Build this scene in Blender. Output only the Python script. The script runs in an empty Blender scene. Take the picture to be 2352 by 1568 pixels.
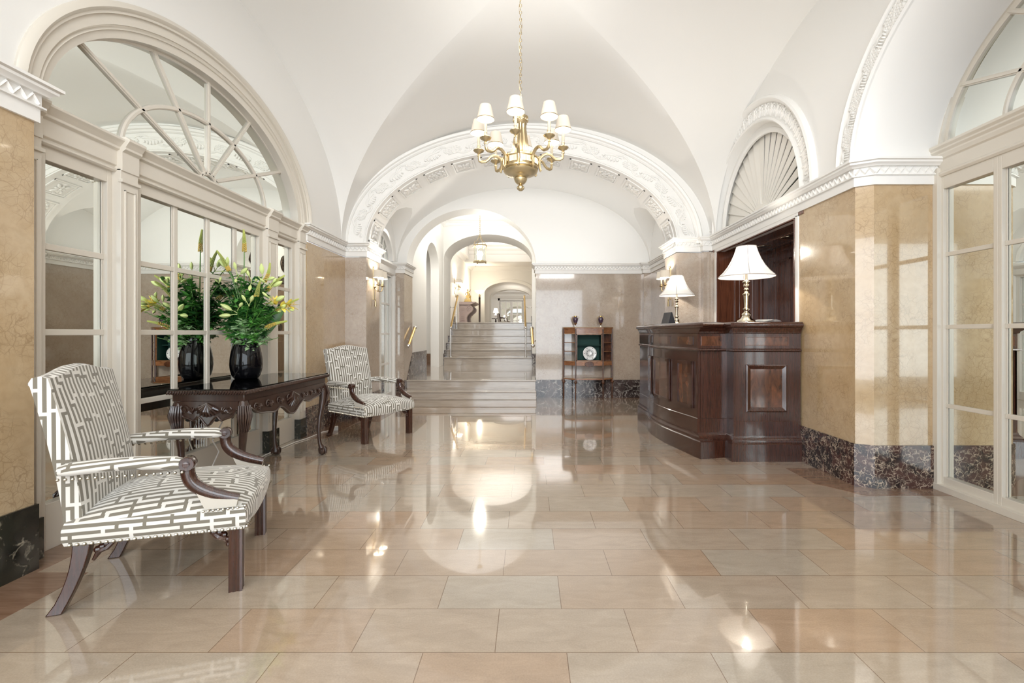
import bpy, bmesh, math, random
from mathutils import Vector, Matrix
C = bpy.context.scene
COL = C.collection
PI = math.pi
random.seed(7)

# ------------------------------------------------------------------ camera
cam = bpy.data.cameras.new('camera'); co = bpy.data.objects.new('camera', cam); COL.objects.link(co)
co.location = (0, 0, 1.12); co.rotation_euler = (PI/2, 0, 0)
cam.sensor_width = 36; cam.lens = 36*1080/2352
cam.shift_x = -(1214-1176)/2352; cam.shift_y = -(784-765)/2352
cam.clip_start = 0.05; cam.clip_end = 200
C.camera = co
# ------------------------------------------------------------------ world, exposure
w = bpy.data.worlds.new('world'); C.world = w; w.use_nodes = True
w.node_tree.nodes['Background'].inputs[0].default_value = (0.85, 0.92, 1.0, 1)
w.node_tree.nodes['Background'].inputs[1].default_value = 1.0
C.view_settings.view_transform = 'Standard'; C.view_settings.look = 'None'
C.view_settings.gamma = 1; C.view_settings.use_curve_mapping = False
C.view_settings.exposure = 0.55
C.cycles.max_bounces = 12; C.cycles.diffuse_bounces = 6; C.cycles.glossy_bounces = 6
C.cycles.caustics_reflective = False; C.cycles.caustics_refractive = False
C.cycles.sample_clamp_indirect = 6
C.cycles.use_denoising = True

def area(name, loc, rot, sx, sy, power, col=(1, 1, 1), spread=180):
    l = bpy.data.lights.new(name, 'AREA'); l.shape = 'RECTANGLE'; l.size = sx; l.size_y = sy
    l.energy = power; l.color = col; l.spread = math.radians(spread)
    o = bpy.data.objects.new(name, l); COL.objects.link(o); o.location = loc; o.rotation_euler = rot
    return o
def point(name, loc, power, col=(1, .9, .75), r=.03, parent=None):
    l = bpy.data.lights.new(name, 'POINT'); l.energy = power; l.color = col; l.shadow_soft_size = r
    o = bpy.data.objects.new(name, l); COL.objects.link(o); o.location = loc
    if parent: o.parent = parent
    return o
WARM = (1.0, .90, .76)
# daylight through the entrance glazing behind the camera
area('daylight_entrance', (0, -2.05, 1.55), (PI/2, 0, 0), 4.2, 2.5, 140, (.86, .93, 1.0))
# added fill lights without fixtures, for the lobby and the upper floors
area('entrance_fill', (0, -.6, 2.6), (PI, 0, 0), 2.6, 1.8, 38, (.97, .98, 1))  # added fill, bounced off the entrance bay ceiling
area('vault_fill', (0, 3.9, 2.15), (PI, 0, 0), 3.4, 3.6, 8.5, (.94, .99, 1))  # no lamp here: fill added to brighten the vault evenly
area('front_fill', (0, 1.0, 3.3), (math.radians(70), 0, 0), 3.0, .8, 30, (1, .98, .96), 95)  # added fill above the frame, aimed at the far walls and piers
area('bay_fill', (-.1, 7.45, 2.2), (PI, 0, 0), 3.2, 1.0, 9, (.97, 1, 1))  # added to lift the back bay vault, no fixture
area('landing_fill', (-1.0, 10.3, 3.4), (PI, 0, 0), 1.8, 2.4, 22, (1, .99, .98))  # fill added over the landing, emits upward only
area('corridor_fill', (-1.0, 19.0, 4.4), (PI, 0, 0), 2.4, 6, 90, (1, .95, .88))  # added ambient fill for the upper hall
area('far_room_fill', (-.5, 35, 4.2), (PI, 0, 0), 4, 5, 150, (1, .97, .93))  # fill added to bounce off the far room ceiling
area('arch_tunnel_fill', (-.9, 28.5, 3.2), (PI, 0, 0), 1, 2, 9, (1, .93, .82))  # added fill inside the deep arch, no fixture
area('side_passage_fill', (-3.0, 10.7, 3.0), (0, 0, 0), .6, .6, 8, (1, .95, .88))  # added fill for the side passage, no fixture

# ------------------------------------------------------------------ materials
def newmat(name):
    m = bpy.data.materials.new(name); m.use_nodes = True
    nt = m.node_tree; b = nt.nodes['Principled BSDF']
    return m, nt, b
def simple(name, col, rough=.5, metal=0, coat=0, spec=.5, bump=0, bscale=200):
    m, nt, b = newmat(name)
    b.inputs['Base Color'].default_value = (*col, 1); b.inputs['Roughness'].default_value = rough
    b.inputs['Metallic'].default_value = metal; b.inputs['Coat Weight'].default_value = coat
    b.inputs['Coat Roughness'].default_value = .05
    b.inputs['Specular IOR Level'].default_value = spec
    n = nt.nodes.new('ShaderNodeTexNoise'); n.inputs['Scale'].default_value = bscale
    if bump:
        tc = nt.nodes.new('ShaderNodeTexCoord'); nt.links.new(tc.outputs['Object'], n.inputs['Vector'])
        bp = nt.nodes.new('ShaderNodeBump'); bp.inputs['Strength'].default_value = bump; bp.inputs['Distance'].default_value = .01
        nt.links.new(n.outputs[0], bp.inputs['Height']); nt.links.new(bp.outputs[0], b.inputs['Normal'])
    return m
class NT:
    def __init__(s, nt): s.nt = nt
    def n(s, t, **k):
        x = s.nt.nodes.new(t)
        for a, v in k.items():
            if a.startswith('_'): x.inputs[a[1:].replace('_', ' ')].default_value = v
            else: setattr(x, a, v)
        return x
    def l(s, a, b): s.nt.links.new(a, b)
    def math(s, op, a, b=None, c=None):
        x = s.nt.nodes.new('ShaderNodeMath'); x.operation = op
        for i, v in enumerate((a, b, c)):
            if v is None: continue
            if isinstance(v, (int, float)): x.inputs[i].default_value = v
            else: s.l(v, x.inputs[i])
        return x.outputs[0]
    def ramp(s, f, stops):
        r = s.nt.nodes.new('ShaderNodeValToRGB'); s.l(f, r.inputs[0])
        e = r.color_ramp.elements
        while len(e) < len(stops): e.new(.5)
        for i, (p, c) in enumerate(stops):
            e[i].position = p; e[i].color = (*c, 1) if len(c) == 3 else c
        return r.outputs[0]
    def mix(s, f, a, b, bt='MIX'):
        x = s.nt.nodes.new('ShaderNodeMixRGB'); x.blend_type = bt
        for i, v in zip((0, 1, 2), (f, a, b)):
            if isinstance(v, (int, float)): x.inputs[i].default_value = v
            elif isinstance(v, tuple): x.inputs[i].default_value = (*v, 1)
            else: s.l(v, x.inputs[i])
        return x.outputs[0]
def coords(N, scale=(1, 1, 1), warp=0, wscale=3):
    tc = N.n('ShaderNodeTexCoord'); mp = N.n('ShaderNodeMapping'); mp.inputs['Scale'].default_value = scale
    N.l(tc.outputs['Object'], mp.inputs[0]); v = mp.outputs[0]
    if warp:
        no = N.n('ShaderNodeTexNoise', _Scale=wscale, _Detail=4.0); N.l(v, no.inputs['Vector'])
        x = N.nt.nodes.new('ShaderNodeVectorMath'); x.operation = 'SCALE'; N.l(no.outputs['Color'], x.inputs[0]); x.inputs['Scale'].default_value = warp
        y = N.nt.nodes.new('ShaderNodeVectorMath'); y.operation = 'ADD'; N.l(v, y.inputs[0]); N.l(x.outputs[0], y.inputs[1]); v = y.outputs[0]
    return v
def marble_light(name, c1, c2, vein):
    m, nt, b = newmat(name); N = NT(nt)
    v = coords(N, warp=.12, wscale=6)
    n1 = N.n('ShaderNodeTexNoise', _Scale=1.6, _Detail=6.0, _Roughness=.65); N.l(v, n1.inputs['Vector'])
    base = N.mix(N.ramp(n1.outputs[0], [(.35, (0, 0, 0)), (.65, (1, 1, 1))]), c1, c2)
    n3 = N.n('ShaderNodeTexNoise', _Scale=22.0, _Detail=5.0); N.l(v, n3.inputs['Vector'])
    base = N.mix(N.ramp(n3.outputs[0], [(.4, (0, 0, 0)), (.8, (.45, .45, .45))]), base, tuple(x*.8 for x in c1))
    vo = N.n('ShaderNodeTexVoronoi', feature='DISTANCE_TO_EDGE', _Scale=20.0); N.l(v, vo.inputs['Vector'])
    e = N.ramp(vo.outputs['Distance'], [(0, (.5, .5, .5)), (.045, (0, 0, 0))])
    n2 = N.n('ShaderNodeTexNoise', _Scale=5.0, _Detail=3.0); N.l(v, n2.inputs['Vector'])
    k = N.ramp(n2.outputs[0], [(.38, (0, 0, 0)), (.56, (1, 1, 1))])
    f = N.math('MULTIPLY', e, k)
    vo2 = N.n('ShaderNodeTexVoronoi', feature='DISTANCE_TO_EDGE', _Scale=44.0); N.l(v, vo2.inputs['Vector'])
    e2 = N.math('MULTIPLY', N.ramp(vo2.outputs['Distance'], [(0, (.35, .35, .35)), (.05, (0, 0, 0))]), k)
    f = N.math('MAXIMUM', f, e2)
    n4 = N.n('ShaderNodeTexNoise', _Scale=3.3, _Detail=8.0, _Roughness=.7); N.l(v, n4.inputs['Vector'])
    sp = N.ramp(n4.outputs[0], [(.66, (0, 0, 0)), (.76, (.6, .6, .6))])
    col = N.mix(f, base, vein); col = N.mix(sp, col, (.38, .22, .08))
    N.l(col, b.inputs['Base Color']); b.inputs['Roughness'].default_value = .1
    b.inputs['Coat Weight'].default_value = .45; b.inputs['Coat Roughness'].default_value = .02
    return m
def marble_dark(name, c1, c2, vein, scale=1.0, patch=.55):
    m, nt, b = newmat(name); N = NT(nt)
    v = coords(N, scale=(scale, scale, scale), warp=.25, wscale=7)
    n1 = N.n('ShaderNodeTexNoise', _Scale=5.0, _Detail=6.0); N.l(v, n1.inputs['Vector'])
    base = N.mix(N.ramp(n1.outputs[0], [(.4, (0, 0, 0)), (.6, (1, 1, 1))]), c1, c2)
    vo = N.n('ShaderNodeTexVoronoi', feature='DISTANCE_TO_EDGE', _Scale=15.0); N.l(v, vo.inputs['Vector'])
    e = N.ramp(vo.outputs['Distance'], [(0, (1, 1, 1)), (.10, (0, 0, 0))])
    n2 = N.n('ShaderNodeTexNoise', _Scale=9.0, _Detail=5.0, _Roughness=.7); N.l(v, n2.inputs['Vector'])
    k = N.ramp(n2.outputs[0], [(patch-.07, (0, 0, 0)), (patch+.08, (1, 1, 1))])
    f = N.math('MULTIPLY', e, k)
    n5 = N.n('ShaderNodeTexNoise', _Scale=26.0, _Detail=4.0); N.l(v, n5.inputs['Vector'])
    g = N.math('MULTIPLY', N.ramp(n5.outputs[0], [(.58, (0, 0, 0)), (.68, (.7, .7, .7))]), k)
    f = N.math('MAXIMUM', f, g)
    N.l(N.mix(f, base, vein), b.inputs['Base Color']); b.inputs['Roughness'].default_value = .12
    return m
def floor_mat():
    m, nt, b = newmat('floor_tiles'); N = NT(nt)
    tc = N.n('ShaderNodeTexCoord'); mp = N.n('ShaderNodeMapping'); mp.inputs['Location'].default_value = (-.134+.504*20, -1.650+.2615*20, 0)
    N.l(tc.outputs['Object'], mp.inputs[0])
    br = N.n('ShaderNodeTexBrick', offset=.5, offset_frequency=2, squash=1.0)
    N.l(mp.outputs[0], br.inputs['Vector'])
    br.inputs['Scale'].default_value = 1; br.inputs['Brick Width'].default_value = .504; br.inputs['Row Height'].default_value = .2615
    br.inputs['Mortar Size'].default_value = .0016; br.inputs['Mortar Smooth'].default_value = .1
    br.inputs['Color1'].default_value = (.42, .298, .205, 1); br.inputs['Color2'].default_value = (.43, .378, .31, 1)
    br.inputs['Mortar'].default_value = (.22, .15, .10, 1)
    v = coords(N, scale=(2, 6, 1))
    n1 = N.n('ShaderNodeTexNoise', _Scale=3.0, _Detail=8.0, _Roughness=.6, _Distortion=.8); N.l(v, n1.inputs['Vector'])
    n2 = N.n('ShaderNodeTexNoise', _Scale=160.0, _Detail=2.0); N.l(tc.outputs['Object'], n2.inputs['Vector'])
    c = N.mix(1.0, br.outputs['Color'], N.ramp(n1.outputs[0], [(.3, (.86, .84, .82)), (.7, (1.05, 1.04, 1.03))]), 'MULTIPLY')
    c = N.mix(.5, c, N.ramp(n2.outputs[0], [(.35, (.86, .85, .83)), (.75, (1.12, 1.12, 1.12))]), 'MULTIPLY')
    N.l(c, b.inputs['Base Color']); b.inputs['Roughness'].default_value = .09
    b.inputs['Specular IOR Level'].default_value = .6
    b.inputs['Coat Weight'].default_value = .9; b.inputs['Coat Roughness'].default_value = .02
    return m
def stone(name, c1, c2, rough=.12, scale=(1, 9, 9)):
    m, nt, b = newmat(name); N = NT(nt)
    v = coords(N, scale=scale)
    n1 = N.n('ShaderNodeTexNoise', _Scale=4.0, _Detail=8.0, _Roughness=.7, _Distortion=.5); N.l(v, n1.inputs['Vector'])
    N.l(N.mix(N.ramp(n1.outputs[0], [(.35, (0, 0, 0)), (.65, (1, 1, 1))]), c1, c2), b.inputs['Base Color'])
    b.inputs['Roughness'].default_value = rough; b.inputs['Coat Weight'].default_value = .4; b.inputs['Coat Roughness'].default_value = .03
    return m
def wood(name, c1, c2, scale=(20, 20, 1.0), rough=.25, coat=.4, figure=False):
    m, nt, b = newmat(name); N = NT(nt)
    v = coords(N, scale=scale)
    n1 = N.n('ShaderNodeTexNoise', _Scale=3.0, _Detail=7.0, _Roughness=.6, _Distortion=1.2); N.l(v, n1.inputs['Vector'])
    f = N.ramp(n1.outputs[0], [(.3, (0, 0, 0)), (.7, (1, 1, 1))])
    N.l(N.mix(f, c1, c2), b.inputs['Base Color'])
    b.inputs['Roughness'].default_value = rough; b.inputs['Coat Weight'].default_value = coat; b.inputs['Coat Roughness'].default_value = .06
    return m
def fabric():
    m, nt, b = newmat('maze_fabric'); N = NT(nt)
    uv = N.n('ShaderNodeUVMap'); uv.uv_map = 'UVMap'
    sx = N.n('ShaderNodeSeparateXYZ'); N.l(uv.outputs[0], sx.inputs[0])
    U = N.math('DIVIDE', sx.outputs[0], .0275); cu = N.math('FLOOR', U); fu = N.math('SUBTRACT', U, cu)
    wn = N.n('ShaderNodeTexWhiteNoise', noise_dimensions='1D'); N.l(N.math('FLOOR', N.math('MULTIPLY', cu, .5)), wn.inputs['W'])
    V = N.math('ADD', N.math('DIVIDE', sx.outputs[1], .095), wn.outputs['Value'])
    cv = N.math('FLOOR', V); fv = N.math('SUBTRACT', V, cv)
    def rnd(off):
        cb = N.n('ShaderNodeCombineXYZ'); N.l(cu, cb.inputs[0]); N.l(cv, cb.inputs[1]); cb.inputs[2].default_value = off
        w_ = N.n('ShaderNodeTexWhiteNoise', noise_dimensions='3D'); N.l(cb.outputs[0], w_.inputs['Vector']); return w_.outputs['Value']
    inU = N.math('LESS_THAN', fu, .50)
    gap = N.math('MULTIPLY', N.math('GREATER_THAN', fv, .86), N.math('LESS_THAN', rnd(1.3), .38))
    A = N.math('MULTIPLY', inU, N.math('SUBTRACT', 1.0, gap))
    B = N.math('MULTIPLY', N.math('LESS_THAN', fv, .15), N.math('LESS_THAN', rnd(5.1), .42))
    L = N.math('MAXIMUM', A, B)
    no = N.n('ShaderNodeTexNoise', _Scale=900.0); N.l(uv.outputs[0], no.inputs['Vector'])
    dk = N.mix(no.outputs[0], (.13, .115, .085), (.22, .20, .16))
    N.l(N.mix(L, dk, (.70, .685, .645)), b.inputs['Base Color'])
    b.inputs['Roughness'].default_value = .75; b.inputs['Sheen Weight'].default_value = .35
    bp = N.n('ShaderNodeBump', _Strength=.5, _Distance=.003); N.l(N.math('SUBTRACT', 1.0, L), bp.inputs['Height']); N.l(bp.outputs[0], b.inputs['Normal'])
    return m
def emis(name, col, strength, base=(.9, .86, .78)):
    m, nt, b = newmat(name); b.inputs['Base Color'].default_value = (*base, 1); b.inputs['Roughness'].default_value = .8
    b.inputs['Emission Color'].default_value = (*col, 1); b.inputs['Emission Strength'].default_value = strength
    return m
def glass(name, tint=(.9, .97, .95), rough=.0):
    m, nt, b = newmat(name); b.inputs['Base Color'].default_value = (*tint, 1); b.inputs['Transmission Weight'].default_value = 1
    b.inputs['Roughness'].default_value = rough; b.inputs['IOR'].default_value = 1.45
    return m
def pane(name):      # thin architectural glass: mostly clear, a little reflective
    m = bpy.data.materials.new(name); m.use_nodes = True; nt = m.node_tree; nt.nodes.clear(); N = NT(nt)
    t = N.n('ShaderNodeBsdfTransparent'); t.inputs[0].default_value = (.92, .95, .94, 1)
    g = N.n('ShaderNodeBsdfGlossy'); g.inputs['Roughness'].default_value = .01
    mx = N.n('ShaderNodeMixShader'); fr = N.n('ShaderNodeLayerWeight', _Blend=.5); N.l(N.math('ADD', N.math('MULTIPLY', N.math('POWER', fr.outputs['Facing'], 4.0), .5), .05), mx.inputs[0])
    N.l(t.outputs[0], mx.inputs[1]); N.l(g.outputs[0], mx.inputs[2]); o = N.n('ShaderNodeOutputMaterial'); N.l(mx.outputs[0], o.inputs[0])
    return m
M = {}
M['white'] = simple('warm_white_plaster', (.82, .81, .785), .55, bump=.03, bscale=60)
M['paint'] = simple('cream_gloss_paint', (.66, .615, .54), .28, coat=.15)
M['trim'] = simple('white_moulding_paint', (.82, .81, .785), .35)
M['relief'] = simple('white_plaster_relief', (.82, .81, .785), .5)
M['marble'] = marble_light('siena_marble', (.47, .328, .178), (.545, .418, .265), (.22, .13, .06))
M['marble_grey'] = marble_light('grey_cream_marble', (.44, .36, .29), (.50, .43, .36), (.26, .18, .12))
M['dark'] = marble_dark('dark_veined_marble', (.018, .010, .010), (.07, .03, .025), (.62, .50, .38), 2.0, .5)
M['dark2'] = marble_dark('black_green_marble', (.012, .012, .010), (.03, .03, .022), (.45, .40, .30), .8, .60)
M['dark3'] = marble_dark('grey_plum_marble', (.03, .022, .022), (.10, .075, .072), (.50, .47, .43), .7, .50)
M['floor'] = floor_mat()
M['border'] = stone('brown_border_stone', (.20, .115, .07), (.29, .18, .12), .14)
M['step'] = stone('grey_step_stone', (.36, .305, .25), (.52, .46, .40), .11, (.6, 9, 14))
M['mahogany'] = wood('mahogany', (.026, .009, .006), (.062, .021, .012), rough=.22, coat=.5)
M['mahogany2'] = wood('flamed_mahogany', (.022, .008, .005), (.14, .050, .022), (5, 5, 2), .18, .6)
M['panel'] = wood('dark_panelling', (.075, .025, .014), (.17, .058, .028), rough=.2, coat=.5)
M['carved'] = wood('carved_dark_wood', (.024, .011, .008), (.055, .026, .017), rough=.28, coat=.4)
M['satin'] = wood('satinwood', (.16, .06, .025), (.36, .16, .07), (3, 3, 10), .25, .4)
M['brass'] = simple('aged_brass', (.50, .40, .24), .34, 1)
M['silver'] = simple('pale_brass', (.74, .68, .55), .14, 1)
M['gold'] = simple('gold', (.80, .60, .25), .25, 1)
M['brassbar'] = simple('polished_brass_bar', (.72, .50, .22), .2, 1)
M['steel'] = simple('steel', (.72, .70, .68), .18, 1)
M['mirror'] = simple('mirror_glass', (.86, .89, .84), .004, 1)
M['pane'] = pane('clear_pane')
M['black'] = simple('black_glass', (.003, .003, .004), .04, 0, 0, .28)
M['blackmat'] = simple('black_plastic', (.03, .03, .035), .4)
M['tableglass'] = glass('table_glass', (.72, .92, .86))
M['fabric'] = fabric()
M['linen'] = simple('plain_back_fabric', (.55, .52, .46), .8)
M['nail'] = simple('nailhead_metal', (.45, .41, .33), .3, 1)
M['shade'] = emis('lit_pleated_shade', (1, .88, .70), .28, (.34, .30, .25))
M['shadein'] = emis('lit_shade_lining', (1, .94, .84), 1.2)
M['candle'] = emis('candle_tube', (1, .85, .6), .03, (.36, .32, .24))
def silk():
    m = bpy.data.materials.new('silk_shade'); m.use_nodes = True; nt = m.node_tree; nt.nodes.clear(); N = NT(nt)
    d = N.n('ShaderNodeBsdfDiffuse'); d.inputs[0].default_value = (.86, .84, .81, 1); t = N.n('ShaderNodeBsdfTranslucent'); t.inputs[0].default_value = (.92, .88, .82, 1)
    mx = N.n('ShaderNodeMixShader'); mx.inputs[0].default_value = .11; N.l(d.outputs[0], mx.inputs[1]); N.l(t.outputs[0], mx.inputs[2]); o = N.n('ShaderNodeOutputMaterial'); N.l(mx.outputs[0], o.inputs[0])
    return m
M['lampshade'] = silk()
M['seam'] = simple('shade_piping', (.42, .38, .36), .7)
M['lampin'] = emis('white_shade_lining', (1, .97, .92), .8)
M['bulb'] = emis('bulb_glow', (1, .93, .8), 12)
M['green'] = simple('velvet_green', (.004, .045, .035), .7)
M['china'] = simple('white_china', (.85, .85, .84), .12)
M['ink'] = simple('dark_blue_glaze', (.03, .035, .06), .2)
M['urn'] = simple('plum_stone', (.055, .03, .06), .1, 0, .5)
M['paper'] = simple('paper', (.8, .79, .76), .7)
M['cable'] = simple('white_cable', (.78, .76, .72), .4)
M['void'] = simple('dark_void', (.01, .009, .008), .8)
M['bronze'] = simple('dark_bronze', (.07, .05, .035), .35, .7)
M['doorwood'] = wood('elevator_door_veneer', (.12, .065, .03), (.22, .13, .065), rough=.3)
M['pink'] = simple('mauve_painted_stone', (.36, .29, .28), .45)
M['leafdark'] = simple('dark_leaf', (.03, .13, .03), .3)
M['leaf'] = simple('mid_leaf', (.10, .31, .06), .35)
M['leafpale'] = simple('pale_variegated_leaf', (.42, .60, .34), .35)
M['leafbroad'] = simple('broad_leaf_green', (.07, .17, .06), .35)
M['stem'] = simple('stem_green', (.09, .21, .04), .45)
M['bud'] = simple('lily_bud_green', (.60, .70, .28), .45)
M['spike'] = simple('foxtail_green', (.45, .50, .13), .6)
M['spikeo'] = simple('foxtail_orange', (.62, .44, .10), .6)
M['yellow'] = simple('lily_yellow', (.86, .72, .14), .5)
M['louver'] = simple('louvre_paint', (.80, .775, .72), .5)

# ------------------------------------------------------------------ mesh building
class MB:
    def __init__(s): s.v = []; s.f = []
    def add(s, vs, fs):
        o = len(s.v); s.v += [tuple(x) for x in vs]; s.f += [tuple(i+o for i in f) for f in fs]; return s
    def box(s, x0, x1, y0, y1, z0, z1, T=None):
        vs = [(x, y, z) for x in (x0, x1) for y in (y0, y1) for z in (z0, z1)]
        if T: vs = [T(*v) for v in vs]
        return s.add(vs, [(0, 1, 3, 2), (4, 6, 7, 5), (0, 4, 5, 1), (2, 3, 7, 6), (0, 2, 6, 4), (1, 5, 7, 3)])
    def grid(s, rows, closeu=False, closev=False):
        nu = len(rows); nv = len(rows[0]); vs = [p for r in rows for p in r]; fs = []
        for i in range(nu if closeu else nu-1):
            for j in range(nv if closev else nv-1):
                a = i*nv+j; b = i*nv+(j+1) % nv; c = ((i+1) % nu)*nv+(j+1) % nv; d = ((i+1) % nu)*nv+j
                fs.append((a, b, c, d))
        return s.add(vs, fs)
    def lathe(s, prof, c=(0, 0, 0), n=24, T=None, caps=True, flute=0, fn=0):
        rows = []
        for r, z in prof:
            row = []
            for i in range(n):
                a = 2*PI*i/n; rr = r*(1+flute*math.cos(fn*a)) if flute else r
                p = (c[0]+rr*math.cos(a), c[1]+rr*math.sin(a), c[2]+z)
                row.append(T(*p) if T else p)
            rows.append(row)
        s.grid(rows, closev=True)
        if caps:
            o = len(s.v)
            s.f.append(tuple(o-n+i for i in range(n))); s.f.append(tuple(o-n*len(rows)+n-1-i for i in range(n)))
        return s
    def tube(s, path, r, n=8, T=None, flat=1.0):
        P = [Vector(p) for p in path]; rows = []
        N = len(P); rs = r if isinstance(r, (list, tuple)) else [r]*N
        up = None
        for i in range(N):
            t = (P[min(i+1, N-1)]-P[max(i-1, 0)])
            if t.length < 1e-9: t = Vector((0, 0, 1))
            t.normalize()
            if up is None:
                up = Vector((0, 0, 1)) if abs(t.z) < .9 else Vector((1, 0, 0))
            a = t.cross(up)
            if a.length < 1e-6: a = t.cross(Vector((0, 1, 0)))
            a.normalize(); b = a.cross(t).normalized(); up = b
            row = []
            for k in range(n):
                q = 2*PI*k/n; p = P[i]+a*math.cos(q)*rs[i]+b*math.sin(q)*rs[i]*flat
                row.append(T(*p) if T else tuple(p))
            rows.append(row)
        s.grid(rows, closev=True); o = len(s.v)
        s.f.append(tuple(o-n+i for i in range(n))); s.f.append(tuple(o-n*N+n-1-i for i in range(n)))
        return s
    def prism(s, poly, h0, h1, T):
        """poly of (a,b), extruded along third axis h; T maps (a,b,h) to xyz"""
        n = len(poly); vs = [T(a, b, h0) for a, b in poly]+[T(a, b, h1) for a, b in poly]
        fs = [tuple(range(n)), tuple(range(2*n-1, n-1, -1))]+[(i, (i+1) % n, n+(i+1) % n, n+i) for i in range(n)]
        return s.add(vs, fs)
    def sweep(s, prof, frames):
        """closed profile [(p,q)], frames = list of functions (p,q)->xyz"""
        rows = [[F(p, q) for p, q in prof] for F in frames]
        s.grid(rows, closev=True); n = len(prof); o = len(s.v)
        s.f.append(tuple(o-n+i for i in range(n))); s.f.append(tuple(o-n*len(rows)+n-1-i for i in range(n)))
        return s
    def ball(s, c, r, nu=8, nv=5, sc=(1, 1, 1), T=None):
        rows = []
        for j in range(nv+1):
            t = PI*j/nv-PI/2
            row = []
            for i in range(nu):
                a = 2*PI*i/nu; p = (c[0]+r*sc[0]*math.cos(t)*math.cos(a), c[1]+r*sc[1]*math.cos(t)*math.sin(a), c[2]+r*sc[2]*math.sin(t))
                row.append(T(*p) if T else p)
            rows.append(row)
        return s.grid(rows, closev=True)
    def obj(s, name, mat, parent=None, smooth=True, bevel=0, sub=0, uv=None, weld=False):
        me = bpy.data.meshes.new(name); me.from_pydata(s.v, [], s.f); me.validate()
        bm = bmesh.new(); bm.from_mesh(me)
        if weld or sub: bmesh.ops.remove_doubles(bm, verts=bm.verts, dist=1e-5)
        bmesh.ops.dissolve_degenerate(bm, edges=bm.edges, dist=1e-7)
        bmesh.ops.recalc_face_normals(bm, faces=bm.faces)
        if uv:
            L = bm.loops.layers.uv.new('UVMap')
            for f in bm.faces:
                for l in f.loops: l[L].uv = uv(l.vert.co, f.normal)
        bm.to_mesh(me); bm.free()
        o = bpy.data.objects.new(name, me); COL.objects.link(o)
        if isinstance(mat, str): mat = M[mat]
        me.materials.append(mat)
        if smooth:
            me.polygons.foreach_set('use_smooth', [True]*len(me.polygons))
            me.set_sharp_from_angle(angle=math.radians(38))
        if bevel:
            b = o.modifiers.new('bevel', 'BEVEL'); b.width = bevel; b.segments = 2; b.limit_method = 'ANGLE'; b.angle_limit = math.radians(40)
        if sub:
            b = o.modifiers.new('sub', 'SUBSURF'); b.levels = sub; b.render_levels = sub
        if parent: o.parent = parent
        return o
def thing(name, label, cat, loc=(0, 0, 0), rz=0, group=None, scale=1):
    o = bpy.data.objects.new(name, None); COL.objects.link(o); o.empty_display_size = .1
    o.location = loc; o.rotation_euler = (0, 0, rz); o.scale = (scale,)*3
    o['label'] = label; o['category'] = cat
    if group: o['group'] = group
    return o
def tag(o, label, cat, group=None):
    o['label'] = label; o['category'] = cat
    if group: o['group'] = group
    return o
def struct(o, label, cat):
    o['kind'] = 'structure'; o['label'] = label; o['category'] = cat
    return o
def sempty(name, label, cat):
    o = bpy.data.objects.new(name, None); COL.objects.link(o); return struct(o, label, cat)
def dup(root, loc=None, rz=None, label=None, group=None):
    r = root.copy(); COL.objects.link(r)
    if loc is not None: r.location = loc
    if rz is not None: r.rotation_euler = (0, 0, rz)
    if label: r['label'] = label
    if group: r['group'] = group
    for ch in list(root.children):
        c = ch.copy(); COL.objects.link(c); c.parent = r
        for g in ch.children:
            d = g.copy(); COL.objects.link(d); d.parent = c
    return r
# wall frames: (a, b, n) -> xyz ; n points into the room
def FL(x0): return lambda a, b, n: (x0+n, a, b)          # left wall, a = Y
def FR(x0): return lambda a, b, n: (x0-n, a, b)          # right wall, a = Y
def FB(y0): return lambda a, b, n: (a, y0-n, b)          # facing the camera, a = X
def arch_pts(c, hw, z0, rise, n=40, t0=0, t1=PI):
    return [(c+hw*math.cos(t0+(t1-t0)*i/n), z0+rise*math.sin(t0+(t1-t0)*i/n)) for i in range(n+1)]
def arch_sweep(mb, T, c, hw, z0, rise, prof, n=48, t0=0, t1=PI):
    """prof: closed list of (dr, n): dr added to half width and rise"""
    fr = []
    for i in range(n+1):
        t = t0+(t1-t0)*i/n
        def F(dr, nn, t=t): return T(c+(hw+dr)*math.cos(t), z0+(rise+dr)*math.sin(t), nn)
        fr.append(F)
    mb.sweep(prof, fr)
def ell(T, c, hw, z0, rise):
    """relief frame: (s=angle, r=radial offset, n)"""
    return lambda t, r, n: T(c+(hw+r)*math.cos(t), z0+(rise+r)*math.sin(t), n)
def wall_arch(mb, T, a0, a1, z0, z1, arches, th):
    """wall panel a0..a1, z0..z1 with arch openings starting at z0. arches: (c, hw, zs, rise) sorted by c"""
    poly = [(a0, z0)]
    for (c, hw, zs, rise) in arches:
        if zs > z0+1e-6: poly.append((c-hw, z0))
        poly += list(reversed(arch_pts(c, hw, zs, rise)))
        if zs > z0+1e-6: poly.append((c+hw, z0))
    poly += [(a1, z0), (a1, z1), (a0, z1)]
    mb.prism(poly, -th, 0, T)
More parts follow.
